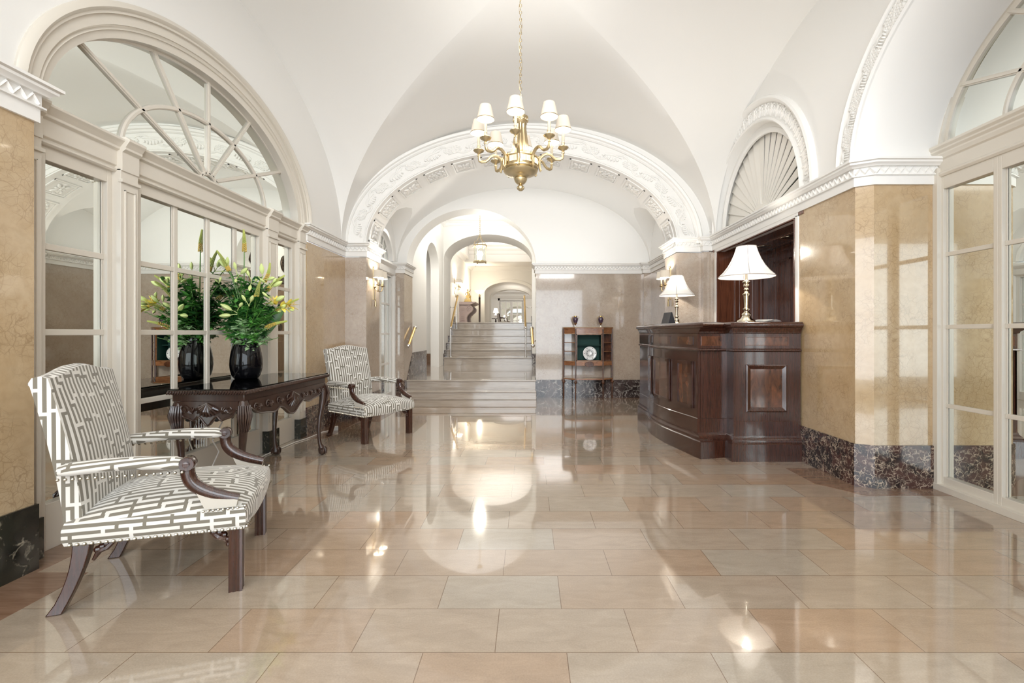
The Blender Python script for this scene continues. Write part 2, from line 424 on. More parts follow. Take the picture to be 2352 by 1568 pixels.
# ================================================================== the setting
def path_sweep(mb, path, prof):
    """prof: closed [(n, z)], n to the right of the travel direction"""
    P = [Vector((x, y)) for x, y in path]; fr = []
    for i, p in enumerate(P):
        d0 = (P[i]-P[i-1]).normalized() if i > 0 else None
        d1 = (P[i+1]-P[i]).normalized() if i < len(P)-1 else None
        n0 = Vector((d0.y, -d0.x)) if d0 else None; n1 = Vector((d1.y, -d1.x)) if d1 else None
        if n0 is None: m = n1
        elif n1 is None: m = n0
        else:
            m = (n0+n1).normalized(); m = m/max(.3, m.dot(n0))
        fr.append(lambda n, z, p=p, m=m: (p.x+m.x*n, p.y+m.y*n, z))
    mb.sweep(prof, fr)
def zigzag(mb, path, zt, zb, n, period=.056, r=.0085):
    P = [Vector((x, y)) for x, y in path]
    for i in range(len(P)-1):
        d = P[i+1]-P[i]; L = d.length
        if L < .04: continue
        d.normalize(); nn = Vector((d.y, -d.x)); k = max(1, round(L/period)); pts = []
        for j in range(2*k+1):
            q = P[i]+d*(L*j/(2*k))+nn*n
            pts.append((q.x, q.y, zt if j % 2 else zb))
        mb.tube(pts, r, 4)
        pts2 = [(x, y, z-.016) for x, y, z in pts if True]
        mb.tube([(x+nn.x*-.004, y+nn.y*-.004, z+.011) for x, y, z in pts2], r*.8, 4)
CORN = [(0, 0), (.075, 0), (.075, -.014), (.062, -.02), (.060, -.032), (.045, -.040), (.038, -.052), (.018, -.052), (.018, -.104), (.030, -.106), (.030, -.114), (.015, -.116), (.015, -.180), (0, -.180)]
def cornice(name, path, zt, label, cat='cornice'):
    mb = MB(); path_sweep(mb, path, [(n, zt+z) for n, z in CORN]); zigzag(mb, path, zt-.060, zt-.097, .022)
    return struct(mb.obj(name, 'trim'), label, cat)
def wallp(name, path, z0, z1, mat, label, th=.25, n=0, cat='wall'):
    mb = MB(); path_sweep(mb, path, [(n, z0), (n, z1), (-th, z1), (-th, z0)])
    return struct(mb.obj(name, mat, smooth=False), label, cat)

# floor
mb = MB().box(-3.2, 3.6, -2.2, 8.4, -.1, 0); struct(mb.obj('floor', 'floor', smooth=False), 'polished beige limestone tile floor laid in running bond', 'floor')
def border(n, pts, label):
    mb = MB().prism(pts, 0, .0015, lambda a, b, h: (a, b, h)); struct(mb.obj('trim_%d' % n, 'border', smooth=False), label, 'floor border')
border(1, [(-2.36, -2.2), (-2.06, -2.2), (-2.06, 2.2), (-2.30, 2.2), (-2.30, 2.5), (-2.5, 2.5), (-2.5, 2.2), (-2.36, 2.2)], 'brown stone floor border along the left marble wall by the near armchair')
border(2, [(-2.45, 5.0), (-2.15, 5.0), (-2.15, 5.95), (-1.9, 5.95), (-1.9, 6.8), (-2.25, 6.8), (-2.45, 6.3)], 'brown stone floor border round the left marble pier')
border(3, [(2.42, 3.9), (2.13, 3.9), (2.13, 3.50), (2.33, 3.235), (2.96, 3.235), (2.96, 3.42), (2.49, 3.42), (2.42, 3.47)], 'brown stone floor border round the right marble corner')
border(4, [(1.0, 8.05), (2.2, 8.05), (2.2, 8.22), (1.0, 8.22)], 'brown stone floor border along the back wall by the display cabinet')

ZL, ZR, ZB = 2.30, 2.372, 2.335
mL, mR, mB = ZL-.18, ZR-.18, ZB-.18
pL1 = [(-2.34, -2.2), (-2.34, 2.225), (-2.62, 2.225)]
pL2 = [(-2.62, 5.13), (-2.42, 5.13), (-2.42, 6.2)]
pLp = [(-2.42, 6.2), (-2.14, 6.2), (-2.14, 6.75), (-2.29, 6.75)]
pLb = [(-2.29, 8.05), (-2.13, 8.05), (-2.13, 8.62)]
pB = [(.13, 8.62), (.13, 8.2), (1.985, 8.2), (1.985, 8.1), (2.11, 8.1), (2.11, 6.75)]
pRp = [(2.11, 6.75), (1.955, 6.75), (1.955, 6.22), (2.28, 6.22), (2.28, 6.13), (2.40, 6.13), (2.40, 6.04)]
pR = [(2.40, 4.17), (2.40, 3.456), (2.498, 3.40), (2.96, 3.40)]
pR0 = [(2.96, .6), (2.498, .6), (2.40, .54), (2.40, -2.2)]
def marbled(i, path, mz, mat, label, dark='dark', bz=.31):
    wallp('wall_marble_%s' % i, path, bz, mz, mat, label)
    wallp('baseboard_%s' % i, path, 0, bz, dark, 'dark veined marble skirting below the ' + label, n=.012, cat='baseboard')
marbled('left_near', pL1, mL, 'marble', 'yellow marble wall left of the arched mirrored doors', 'dark2')
marbled('left_far', pL2, mL, 'marble', 'yellow marble wall between mirrored doors and left pier')
marbled('left_pier', pLp, mL, 'marble_grey', 'grey marble pier with sconce carrying left side of the great arch')
marbled('left_bay', pLb, mB-.01, 'marble_grey', 'narrow marble pilaster left of the stairs')
marbled('back', pB, mB, 'marble_grey', 'cream marble back wall behind the display cabinet', 'dark3')
marbled('right_pier', pRp, mR-.01, 'marble_grey', 'grey marble pier carrying right side of the great arch')
marbled('right', pR, mR, 'marble', 'yellow marble wall right of the reception desk')
marbled('right_front', pR0, mR, 'marble', 'yellow marble wall beside the camera')
cornice('trim_cornice_left_near', pL1, ZL, 'white zigzag cornice end left of the mirrored doors')
cornice('trim_cornice_left', [(-2.62, 5.13), (-2.42, 5.13), (-2.42, 6.2), (-2.14, 6.2), (-2.14, 6.75), (-2.29, 6.75)], ZL+.008, 'white zigzag cornice from mirrored doors round the left pier')
cornice('trim_cornice_bay', pLb, ZB-.01, 'short white zigzag cornice left of the stairs')
cornice('trim_cornice_back', pB, ZB, 'white zigzag cornice across the marble back wall')
cornice('trim_cornice_right', [(2.11, 6.75), (1.955, 6.75), (1.955, 6.22), (2.28, 6.22), (2.28, 6.13), (2.40, 6.13), (2.40, 3.456), (2.498, 3.40), (2.96, 3.40)], ZR, 'white zigzag cornice running over the reception opening to the right corner')
cornice('trim_cornice_right_front', pR0, ZR, 'white zigzag cornice beside the camera')

# upper walls
def arched_wall(name, T, a0, a1, z0, z1, arches, th, label, mat='white'):
    mb = MB(); wall_arch(mb, T, a0, a1, z0, z1, arches, th); return struct(mb.obj(name, mat), label, 'wall')
arched_wall('wall_left', FL(-2.40), -2.2, 6.25, ZL-.03, 4.3, [(3.68, 1.45, ZL-.03, .96)], .2, 'cream plaster wall with wide arch over the left mirrored doors')
arched_wall('wall_right', FR(2.40), -2.2, 6.25, mR, 4.3, [(2.0, 1.46, ZR-.01, 1.07), (5.1, .97, ZR-.01, .97)], .10, 'cream plaster wall with sunburst lunette and big door arch')
arched_wall('wall_arch', FB(6.2), -2.9, 2.9, ZL-.04, 4.3, [(-.0925, 2.05, ZL, 1.22)], .55, 'great transverse arch with carved vine band')
arched_wall('wall_back', FB(8.2), -2.9, 2.6, ZB-.03, 4.3, [(-1.0, 1.13, ZB-.03, .985)], .42, 'cream back wall with arch over the stairs')
arched_wall('wall_left_bay', FL(-2.29), 6.7, 8.25, 2.2, 4.0, [(7.44, .50, 2.31, .46)], .12, 'cream side wall with small fanlight by the stairs')
wallp('wall_right_bay', [(2.11, 8.2), (2.11, 6.7)], 2.3, 3.6, 'white', 'plain cream side wall right of the back bay')
# lower wall rear of bay side door, header over reception opening, entrance wall
mb = MB().box(-2.49, -2.29, 6.75, 6.84, 0, 2.2).box(-2.49, -2.29, 8.0, 8.25, 0, 2.2); struct(mb.obj('wall_left_door_jambs', 'marble_grey', smooth=False), 'marble jambs beside the small left french door', 'wall')
mb = MB(); T = FR(2.40)
mb.box(4.17, 4.215, 0, 2.17, -.10, .012, T); mb.box(5.99, 6.045, 0, 2.17, -.004, .012, T); mb.box(4.17, 6.045, 2.155, ZR-.17, -.10, .012, T)
struct(mb.obj('trim_5', 'trim', smooth=False, bevel=.004), 'white trim framing the reception opening', 'trim')
# vaults
def vault(name, xc, hw, zs, rise, yc, b, rb, y0, y1, label, nx=88):
    rows = []
    for i in range(nx+1):
        t = PI*i/nx; x = xc+hw*math.cos(t); zA = zs+rise*math.sin(t); q = (zA-zs)/rb
        s = math.sqrt(max(0, 1-q*q)) if q < 1 else 0
        ys = [y0+(yc-b*s-y0)*j/6 for j in range(6)]
        row = [(x, y, zA) for y in ys]
        for j in range(41):
            y = yc-b*s*math.cos(PI*j/40); zb = zs+rb*math.sqrt(max(0, 1-((y-yc)/b)**2)); row.append((x, y, max(zA, zb)))
        row += [(x, yc+b*s+(y1-yc-b*s)*j/6, zA) for j in range(1, 7)]
        rows.append(row)
    return struct(MB().grid(rows).obj(name, 'white'), label, 'ceiling')
vault('ceiling', 0, 2.40, ZL+.01, 1.58, 3.65, 2.38, 1.575, -2.2, 6.2, 'white plaster groin vault over the lobby')
vault('ceiling_bay', -.09, 2.2, ZL, 1.35, 7.47, .68, .80, 6.75, 8.2, 'small white groin vault of the back bay')
# entrance wall behind the camera, glazed
mb = MB(); T = lambda a, b, n: (a, -2.2+n, b)
mb.box(-3, -2.15, 0, 4.3, -.2, 0, T).box(2.15, 3, 0, 4.3, -.2, 0, T).box(-2.15, 2.15, 2.9, 4.3, -.2, 0, T)
struct(mb.obj('wall_entrance', 'white', smooth=False), 'cream wall with entrance glazing', 'wall')
mb = MB()
for k in range(7):
    a = -2.15+4.3*k/6; mb.box(a-.03, a+.03, 0, 2.9, -.12, -.04, T)
for z in (.05, .75, 1.45, 2.15, 2.87): mb.box(-2.15, 2.15, z-.03, z+.03, -.12, -.04, T)
wn = struct(mb.obj('window_4', 'paint', smooth=False), 'entrance glazing with glazing bars', 'window')
MB().box(-2.15, 2.15, 0, 2.9, -.10, -.09, T).obj('pane', 'pane', wn, smooth=False)

# ------------------------------------------------------------------ reliefs
def spiral(mb, R, t, r, hw, rad, turns, dirn, n, a0=0, thick=.006):
    pts = []
    for i in range(22):
        q = i/21; a = a0+dirn*turns*2*PI*q; rr = rad*(1-.85*q)
        pts.append(R(t+rr*math.cos(a)/hw, r+rr*math.sin(a), n))
    mb.tube(pts, [thick*(1-.4*i/21) for i in range(22)], 5)
def leafrelief(mb, R, t, r, hw, L, W, flip, n=0, lobes=6):
    B = lambda x, y, z: R(t+x/hw, r+y, n+z)
    mb.ball((0, 0, 0), 1, 12, 5, (L, W, .016), B)
    for k in range(lobes):
        q = (k+.5)/lobes; x = -L+2*L*q; h = W*math.sqrt(max(.05, 1-(x/L)**2))
        mb.ball((x, flip*h*.55, .012), 1, 7, 4, (L/lobes*.8, h*.62, .018), B)
    mb.tube([B(-L*1.1, -flip*W*.5, .012), B(0, -flip*W*.35, .02), B(L*1.05, flip*W*.3, .012)], [.004, .007, .003], 5)
def vine(mb, R, hw, r0, r1, count, t0=.05, t1=PI-.05, n=0, seed=1):
    rnd = random.Random(seed); rc = (r0+r1)/2; A = (r1-r0)*.40; pts = []; dt = (t1-t0)/count
    for i in range(count*12+1):
        t = t0+(t1-t0)*i/(count*12); pts.append(R(t, rc+A*math.sin((t-t0)/dt*PI+PI/2), n+.004))
    mb.tube(pts, .013, 6)
    for k in range(count):
        t = t0+dt*(k+.5); up = 1 if k % 2 else -1; rr = rc-up*A*.0
        if k % 2:
            for a in range(-5, 6):
                for b in range(-2, 3):
                    x = a*.021+(b % 2)*.010; y = b*.021
                    if (x/.115)**2+(y/.055)**2 < 1: mb.ball((x+rnd.uniform(-.002, .002), y, .003), .0155, 7, 4, (1, 1, .95), lambda x, y, z: R(t+x/hw, rr+y, n+z))
        else: leafrelief(mb, R, t, rr, hw, min(.15, dt*hw*.42), (r1-r0)*.30, up, n)
        spiral(mb, R, t+dt*.48, rc+up*A*.75, hw, .026, 1.2, up, n+.004, thick=.005)
def acanthus(mb, R, hw, r0, r1, count, t0=.03, t1=PI-.03, n=0):
    dt = (t1-t0)/count; W = r1-r0
    for k in range(count):
        t = t0+dt*(k+.5)
        mb.ball((0, 0, 0), 1, 8, 4, (dt*hw*.20, W*.34, .016), lambda x, y, z: R(t+x/hw, (r0+r1)/2-.1*W+y, n+z))
        for s in (-1, 1):
            spiral(mb, R, t+s*dt*.24, r1-W*.28, hw, W*.20, 1.1, s, n+.006, PI/2, .0085)
            mb.ball((0, 0, 0), 1, 7, 4, (dt*hw*.12, W*.30, .014), lambda x, y, z: R(t+(x+s*dt*hw*.36)/hw, r0+W*.36+y, n+z))
        mb.tube([R(t, r0+.01, n+.01), R(t, r1-.02, n+.014)], .006, 5)
# the great transverse arch, front band
T = FB(6.2); R = ell(T, -.0925, 2.05, ZL, 1.22); mb = MB()
arch_sweep(mb, T, -.0925, 2.05, ZL, 1.22, [(.24, 0), (.24, .02), (.255, .035), (.27, .035), (.28, .06), (.31, .065), (.325, .05), (.335, .02), (.335, 0)], 80)
arch_sweep(mb, T, -.0925, 2.05, ZL, 1.22, [(.015, 0), (.015, .012), (.03, .012), (.035, .006), (.035, 0)], 80)
struct(mb.obj('trim_6', 'trim'), 'moulded rim of the great arch', 'moulding')
mb = MB(); vine(mb, R, 2.05, .045, .232, 21, .07, PI-.07); struct(mb.obj('trim_7', 'relief'), 'carved grapevine band on the great arch face', 'carved band')
# coffers on the soffit
S = lambda t, y, d: (-.0925+(2.05-d)*math.cos(t), y, ZL+(1.22-d)*math.sin(t))
def arc_s(hw, r):   # angles evenly spaced in arc length
    n = 2000; L = [0]
    for i in range(n): L.append(L[-1]+math.hypot(hw*math.sin(PI*(i+.5)/n), r*math.cos(PI*(i+.5)/n))*PI/n)
    return lambda s: next((PI*i/n for i in range(n+1) if L[i] >= s*L[-1]), PI)
AS = arc_s(2.05, 1.22); NC = 13
frm = MB(); ros = MB()
for k in range(NC):
    s0 = (k+.12)/NC; s1 = (k+.88)/NC; tA, tB = AS(s0), AS(s1); tm = (tA+tB)/2; dl = 5.2/NC*.76
    def G(x, y, z, tA=tA, tB=tB): return S(tA+(tB-tA)*x, y, z)
    for w0, d in ((0, .013), (.030, .007)):
        e = w0/dl; y0, y1 = 6.29+w0, 6.66-w0; tk = .022; te = tk/dl
        for q0, q1, r0, r1 in ((e, e+te, y0, y1), (1-e-te, 1-e, y0, y1)): frm.box(q0, q1, r0, r1, -.01, d, G)
        for r0, r1 in ((y0, y0+tk), (y1-tk, y1)):
            for j in range(6): frm.box(e+(1-2*e)*j/6, e+(1-2*e)*(j+1)/6, r0, r1, -.01, d, G)
    def H(x, y, z): return S(tm+(tB-tA)*x/dl, 6.475+y, z)
    if k % 2 == 0:
        ros.ball((0, 0, .012), .022, 8, 5, (1, 1, 1), H)
        for a in range(8):
            an = a*PI/4+PI/8*0; L = .085 if a % 2 else .055
            ros.ball((0, 0, 0), 1, 8, 4, (1, 1, 1), lambda x, y, z: H(math.cos(an)*(x*L*.62+L*.8)-math.sin(an)*y*.022, math.sin(an)*(x*L*.62+L*.8)+math.cos(an)*y*.022, z*.02+.006))
        for a, b in ((.105, 0), (-.105, 0)): ros.ball((a, b, 0), .03, 7, 4, (1, 1, .5), H)
    else:
        rr = random.Random(k)
        for j in range(26):
            an = 2*PI*j/26; q = .55+.45*(j % 2)
            ros.ball((.115*q*math.cos(an), .105*q*math.sin(an), .004), .019, 6, 4, (1, .8, .9), H)
        for j in range(14): ros.ball((rr.uniform(-.06, .06), rr.uniform(-.05, .05), .008), .018, 6, 4, (1, .7, 1), H)
struct(frm.obj('trim_8', 'trim', smooth=False), 'raised coffer frames on the soffit of the great arch', 'moulding')
struct(ros.obj('trim_9', 'relief'), 'carved rosettes in the coffers of the great arch', 'carved band')
# right wall lunette over the desk
T = FR(2.40); mb = MB(); c5 = 5.1; zs = ZR-.01
arch_sweep(mb, T, c5, .97, zs, .97, [(.17, 0), (.17, .02), (.185, .045), (.205, .055), (.225, .045), (.235, .02), (.235, 0)], 64)
arch_sweep(mb, T, c5, .97, zs, .97, [(0, -.1), (0, .02), (.012, .032), (.03, .02), (.03, 0)], 64)
arch_sweep(mb, T, c5, .97, zs, .97, [(0, -.09), (-.035, -.085), (-.055, -.085), (-.06, -.07), (-.085, -.062), (-.105, -.075), (-.105, -.10), (0, -.10)], 64)
struct(mb.obj('trim_10', 'trim'), 'moulded rings of the sunburst lunette above the desk', 'moulding')
mb = MB(); acanthus(mb, ell(T, c5, .97, zs, .97), .97, .035, .165, 27); struct(mb.obj('trim_11', 'relief'), 'carved leaf band round the sunburst lunette', 'carved band')
vent = sempty('window_5', 'white sunburst louvre fan in the arch above the reception desk', 'louvre')
MB().prism(arch_pts(c5, .95, zs, .95), -.24, -.22, T).obj('backing', 'void', vent, smooth=False)
NBL = 21; mb = MB(); bl = MB()
for k in range(NBL):
    t0 = PI*k/NBL; t1 = PI*(k+1)/NBL; dt = t1-t0
    def BP(t, r, n): return T(c5+r*math.cos(t), zs+r*math.sin(t), n)
    op = math.cos((t0+t1)/2) < .05      # the half nearer the camera stands open
    ta, tb = (t0, t1-dt*.22) if op else (t0, t1+.004)
    na, nb2 = (-.135, -.135) if op else (-.128, -.150)
    vs = [BP(ta, .10, na), BP(ta, .90, na), BP(tb, .90, nb2), BP(tb, .10, nb2)]
    vs2 = [BP(ta, .10, na-.008), BP(ta, .90, na-.008), BP(tb, .90, nb2-.008), BP(tb, .10, nb2-.008)]
    bl.add(vs+vs2, [(0, 1, 2, 3), (7, 6, 5, 4), (0, 4, 5, 1), (1, 5, 6, 2), (2, 6, 7, 3), (3, 7, 4, 0)])
dr = MB(); arch_sweep(dr, T, c5, .97, zs, .97, [(-.03, -.31), (-.03, -.09), (.03, -.09), (.03, -.31)], 48); dr.box(c5-1, c5+1, zs-.06, zs-.002, -.31, -.02, T)
dr.obj('drum', 'louver', vent, smooth=False)
bl.obj('louvre_blades', 'louver', vent, smooth=False)
mb = MB(); mb.prism(arch_pts(c5, .15, zs, .15, 24), -.16, -.095, T); arch_sweep(mb, T, c5, .085, zs, .085, [(-.01, -.10), (0, -.085), (.01, -.10)], 24)
mb.box(c5-.97, c5+.97, zs-.05, zs+.02, -.17, -.0, T); mb.obj('hub', 'louver', vent)
# right door arch
cR = 2.0; mb = MB()
arch_sweep(mb, T, cR, 1.46, zs, 1.07, [(0, 0), (0, .015), (.012, .03), (.025, .018), (.03, 0)], 72)
arch_sweep(mb, T, cR, 1.46, zs, 1.07, [(.155, 0), (.158, .02), (.17, .03), (.182, .018), (.188, 0)], 72)
arch_sweep(mb, T, cR, 1.40, zs, 1.01, [(.065, 0.0), (.06, .0), (0, -.098), (0, -.56), (.10, -.56), (.10, -.10)], 72)
struct(mb.obj('trim_12', 'trim'), 'splayed arch reveal over the right mirrored doors', 'moulding')
mb = MB(); vine(mb, ell(T, cR, 1.46, zs, 1.07), 1.46, .035, .15, 30, .04, PI-.04, seed=3); struct(mb.obj('trim_13', 'relief'), 'carved leaf scroll band round the right door arch', 'carved band')

# ------------------------------------------------------------------ mirrored doors
def leaf(name, T, a0, a1, z0, z1, cols, rows, nf, ng, label, glassm='mirror', mat='paint', mw=.034, cat='door'):
    """cols: list of (a,b) pane extents; rows: list of z edges"""
    r = sempty(name, label, cat); mb = MB()
    A0, A1 = min(cols[0][0], cols[-1][1]), max(cols[0][0], cols[-1][1]); cs = sorted([tuple(sorted(c)) for c in cols]); A0, A1 = cs[0][0], cs[-1][1]
    nb = ng-.03
    mb.box(a0, A0, z0, z1, nb, nf, T).box(A1, a1, z0, z1, nb, nf, T).box(A0, A1, z0, rows[0], nb, nf, T).box(A0, A1, rows[-1], z1, nb, nf, T)
    for i in range(len(cs)-1): mb.box(cs[i][1], cs[i+1][0], rows[0], rows[-1], ng-.01, ng+.014, T)
    for z in rows[1:-1]: mb.box(A0, A1, z-mw/2, z+mw/2, ng-.01, ng+.012, T)
    e = .012
    for c in cs:   # glazing bead
        mb.box(c[0], c[0]+e, rows[0], rows[-1], ng, ng+.006, T).box(c[1]-e, c[1], rows[0], rows[-1], ng, ng+.006, T)
    mb.obj('frame', mat, r, smooth=False, bevel=.003)
    MB().box(A0, A1, rows[0], rows[-1], ng-.006, ng, T).obj('mirror_pane' if glassm == 'mirror' else 'pane', glassm, r, smooth=False)
    return r
T = FL(-2.42); NF, NG = -.06, -.09; RW = [.24, .68, 1.125, 1.57, 2.01]
leaf('door_1', T, 2.345, 2.80, 0, 2.09, [(2.415, 2.768)], RW, NF, NG, 'narrow mirrored door leaf left of the centre, behind the near armchair')
leaf('door_2', T, 2.925, 4.385, 0, 2.09, [(3.01, 3.31), (3.345, 3.65), (3.685, 3.985), (4.025, 4.33)], RW, NF, NG, 'wide mirrored door panel behind the flower vase')
leaf('door_3', T, 4.56, 4.985, 0, 2.09, [(4.64, 4.93)], RW, NF, NG, 'narrow mirrored door leaf right of the vase')
casing = MB()
for a0, a1, sub in ((2.225, 2.345, 1), (2.80, 2.925, 1), (4.385, 4.56, 1), (4.985, 5.13, 1)):
    casing.box(a0, a1, .2, 2.10, -.11, -.008, T); i0, i1 = a0+.032, a1-.032
    casing.box(i0-.008, i0, .28, 1.98, -.02, .0, T).box(i1, i1+.008, .28, 1.98, -.02, .0, T).box(i0-.008, i1+.008, 1.972, 1.98, -.02, .0, T)
    casing.box(a0-.006, a1+.006, 2.02, 2.04, -.02, .006, T)
    casing.sweep([(-.11, 2.09), (.0, 2.09), (.0, 2.20), (.02, 2.215), (.02, 2.228), (.035, 2.25), (.045, 2.262), (.045, 2.275), (.02, 2.29), (-.11, 2.29)], [lambda n, z, a=a: T(a, z, n) for a in (a0, a1)])
casing.sweep([(-.14, 2.08), (-.04, 2.08), (-.03, 2.088), (-.03, 2.098), (-.045, 2.105), (-.045, 2.112), (-.03, 2.12), (-.03, 2.205), (-.012, 2.215), (-.012, 2.228), (.005, 2.248), (.018, 2.262), (.018, 2.272), (0, 2.283), (-.04, 2.30), (-.14, 2.305)], [lambda n, z, a=a: T(a, z, n) for a in (2.225, 5.13)])
struct(casing.obj('trim_14', 'paint', smooth=False, bevel=.002), 'cream panelled casing and entablature round the left mirrored doors', 'casing')
mb = MB()
for a0, a1 in ((2.235, 2.345), (2.80, 2.925), (4.385, 4.56), (4.985, 5.13)): mb.box(a0, a1, 0, .205, -.11, .004, T)
struct(mb.obj('baseboard_doors', 'dark2', smooth=False), 'small dark marble plinths under the door casing', 'baseboard')
mb = MB(); TA = FL(-2.40)
arch_sweep(mb, TA, 3.68, 1.45, ZL-.02, .95, [(.045, 0), (.045, .012), (.03, .028), (.012, .034), (0, .024), (-.006, .012), (-.02, .012), (-.02, -.006), (-.075, -.006), (-.075, -.018), (-.088, -.026), (-.10, -.018), (-.10, -.03), (-.145, -.04), (-.145, -.12), (.045, -.12)], 80)
struct(mb.obj('trim_15', 'paint'), 'cream moulded archivolt over the left mirrored doors', 'moulding')
def fanlight(name, T, c, hw, zs, rise, ng, nf, label, spokes, mid, hub, glassm='mirror', bw=.032, matb='paint'):
    r = sempty(name, label, 'window'); mb = MB()
    for t in spokes:
        ca, sa = math.cos(t), math.sin(t)
        p0 = (c+hub*ca, zs+hub*sa*.8); p1 = (c+hw*1.01*ca, zs+rise*1.01*sa)
        d = Vector((p1[0]-p0[0], p1[1]-p0[1])).normalized(); q = Vector((-d.y, d.x))*bw/2
        mb.prism([(p0[0]-q.x, p0[1]-q.y), (p1[0]-q.x, p1[1]-q.y), (p1[0]+q.x, p1[1]+q.y), (p0[0]+q.x, p0[1]+q.y)], ng-.01, nf, T)
        q = q*.5; mb.prism([(p0[0]-q.x, p0[1]-q.y), (p1[0]-q.x, p1[1]-q.y), (p1[0]+q.x, p1[1]+q.y), (p0[0]+q.x, p0[1]+q.y)], nf, nf+.008, T)
    for h, ri in ((mid[0], mid[1]), (hub, hub*.8)):
        arch_sweep(mb, T, c, h, zs, ri, [(-bw/2, ng-.01), (-bw/2, nf), (-bw/4, nf+.008), (bw/4, nf+.008), (bw/2, nf), (bw/2, ng-.01)], 40)
    arch_sweep(mb, T, c, hw, zs, rise, [(-.02, ng-.01), (-.02, nf), (.03, nf+.01), (.03, ng-.01)], 64)
    mb.obj('glazing_bars', matb, r)
    MB().prism(arch_pts(c, hw+.02, zs, rise+.02, 64), ng-.006, ng, T).obj('mirror_pane' if glassm == 'mirror' else 'pane', glassm, r, smooth=False)
    return r
fanlight('window_1', T, 3.69, 1.32, ZL-.01, .80, -.10, -.088, 'mirrored elliptical fanlight above the left doors', [math.radians(x) for x in (35.5, 65.5, 90, 114.5, 144.5)], (.79, .47), .095)
T = FR(2.95)
leaf('door_4', T, 2.955, 3.40, 0, 2.245, [(2.985, 3.345)], [.10, .605, 1.165, 1.68, 2.145], 0, -.03, 'narrow mirrored door leaf at the right marble corner', mw=.03)
leaf('door_5', T, .62, 2.955, 0, 2.245, [(2.50, 2.93), (2.06, 2.46), (1.62, 2.02), (1.18, 1.58), (.70, 1.10)], [.10, .605, 1.165, 1.68, 2.145], 0, -.03, 'mirrored door panels at the right edge of the picture', mw=.03)
mb = MB(); mb.sweep([(-.06, 2.235), (.01, 2.235), (.02, 2.25), (.02, 2.262), (.008, 2.27), (.008, 2.35), (.02, 2.36), (.03, 2.385), (.03, 2.395), (.045, 2.41), (.045, 2.42), (.06, 2.435), (.06, 2.452), (.0, 2.46), (-.06, 2.46)], [lambda n, z, a=a: T(a, z, n) for a in (.6, 3.40)])
mb.box(3.36, 3.40, 0, 2.3, -.05, .03, T).box(.6, .64, 0, 2.3, -.05, .03, T).box(.6, 3.4, 0, .045, -.05, .035, T)
struct(mb.obj('trim_16', 'paint', smooth=False, bevel=.002), 'cream entablature and jamb of the right mirrored doors', 'casing')
fanlight('window_2', T, 2.0, 1.37, 2.455, .89, -.05, -.035, 'mirrored fanlight above the right doors', [math.radians(x) for x in (25, 48, 72, 90, 108, 132, 155)], (.95, .58), .12)
mb = MB(); arch_sweep(mb, T, cR, 1.37, 2.44, .93, [(-.0, 0), (0, -.06), (.14, -.06), (.14, 0)], 64)
struct(mb.obj('trim_17', 'paint'), 'cream ring around the right fanlight', 'moulding')
# small french door and fanlight in the back bay
T = FL(-2.29)
leaf('door_6', T, 6.90, 7.98, 0, 2.10, [(6.98, 7.14), (7.17, 7.40), (7.47, 7.70), (7.73, 7.92)], [.14, .62, 1.11, 1.60, 2.06], -.02, -.06, 'small white mirrored french door behind the far armchair', mat='trim')
fanlight('window_3', T, 7.44, .44, 2.33, .38, -.07, -.058, 'small mirrored fanlight left of the stair arch', [math.radians(x) for x in (35, 65, 90, 115, 145)], (.22, .2), .06, bw=.022, matb='trim')
mb = MB(); mb.sweep([(-.1, 2.09), (.0, 2.09), (.015, 2.11), (.015, 2.2), (.03, 2.22), (.05, 2.25), (.05, 2.28), (.02, 2.30), (-.1, 2.31)], [lambda n, z, a=a: T(a, z, n) for a in (6.76, 8.04)])
mb.box(6.84, 6.90, 0, 2.1, -.1, .02, T).box(7.98, 8.04, 0, 2.1, -.1, .02, T)
arch_sweep(mb, T, 7.44, .44, 2.33, .38, [(.02, -.1), (.02, .01), (.07, .02), (.09, 0), (.09, -.1)], 40)
struct(mb.obj('trim_18', 'trim', smooth=False, bevel=.002), 'white casing of the small french door', 'casing')

# ------------------------------------------------------------------ stairs, landing, upper floors
mb = MB()
def step(x0, x1, y0, y1, z0, z1):
    mb.box(x0, x1, y0, y1, z0, z1-.03); mb.box(x0, x1, y0-.022, y1, z1-.03, z1)
step(-2.13, .13, 7.90, 8.62, 0, .152); step(-2.13, .13, 8.19, 8.62, .1, .31)
struct(mb.obj('stairs_lower', 'step', smooth=False, bevel=.006), 'two wide polished stone steps up to the landing', 'stairs')
mb = MB().box(-4.2, 1.0, 8.62, 12.0, .1, .31); struct(mb.obj('floor_landing', 'step', smooth=False), 'polished stone landing between the two flights', 'floor')
mb = MB()
zz = [.506+.185*k for k in range(6)]
for k, z in enumerate(zz): step(-2.16, .09, 12.0+.3*k, 13.9, .2 if k == 0 else zz[k-1]-.02, z)
struct(mb.obj('stairs_upper', 'step', smooth=False, bevel=.006), 'upper flight of six polished stone steps', 'stairs')
ZU = zz[-1]
mb = MB().box(-4.5, 3, 13.85, 43, ZU-.2, ZU-.001); struct(mb.obj('floor_upper', 'step', smooth=False), 'polished upper hall floor beyond the stairs', 'floor')
arched_wall('wall_landing_left', FL(-2.17), 8.62, 12.05, .31, 4.0, [(10.68, .70, 2.62, .54)], .2, 'white landing wall with arched side opening')
arched_wall('wall_landing_back', FB(12.0), -4.2, 1.2, .31, 4.0, [(-1.035, 1.125, 3.02, .62)], 1.0, 'white wall with depressed arch over the upper stairs')
mb = MB().box(-4.0, -3.8, 8.62, 12, .31, 4).box(-4, -2.3, 9.0, 9.2, .31, 4); struct(mb.obj('wall_passage', 'white', smooth=False), 'white walls of the side passage', 'wall')
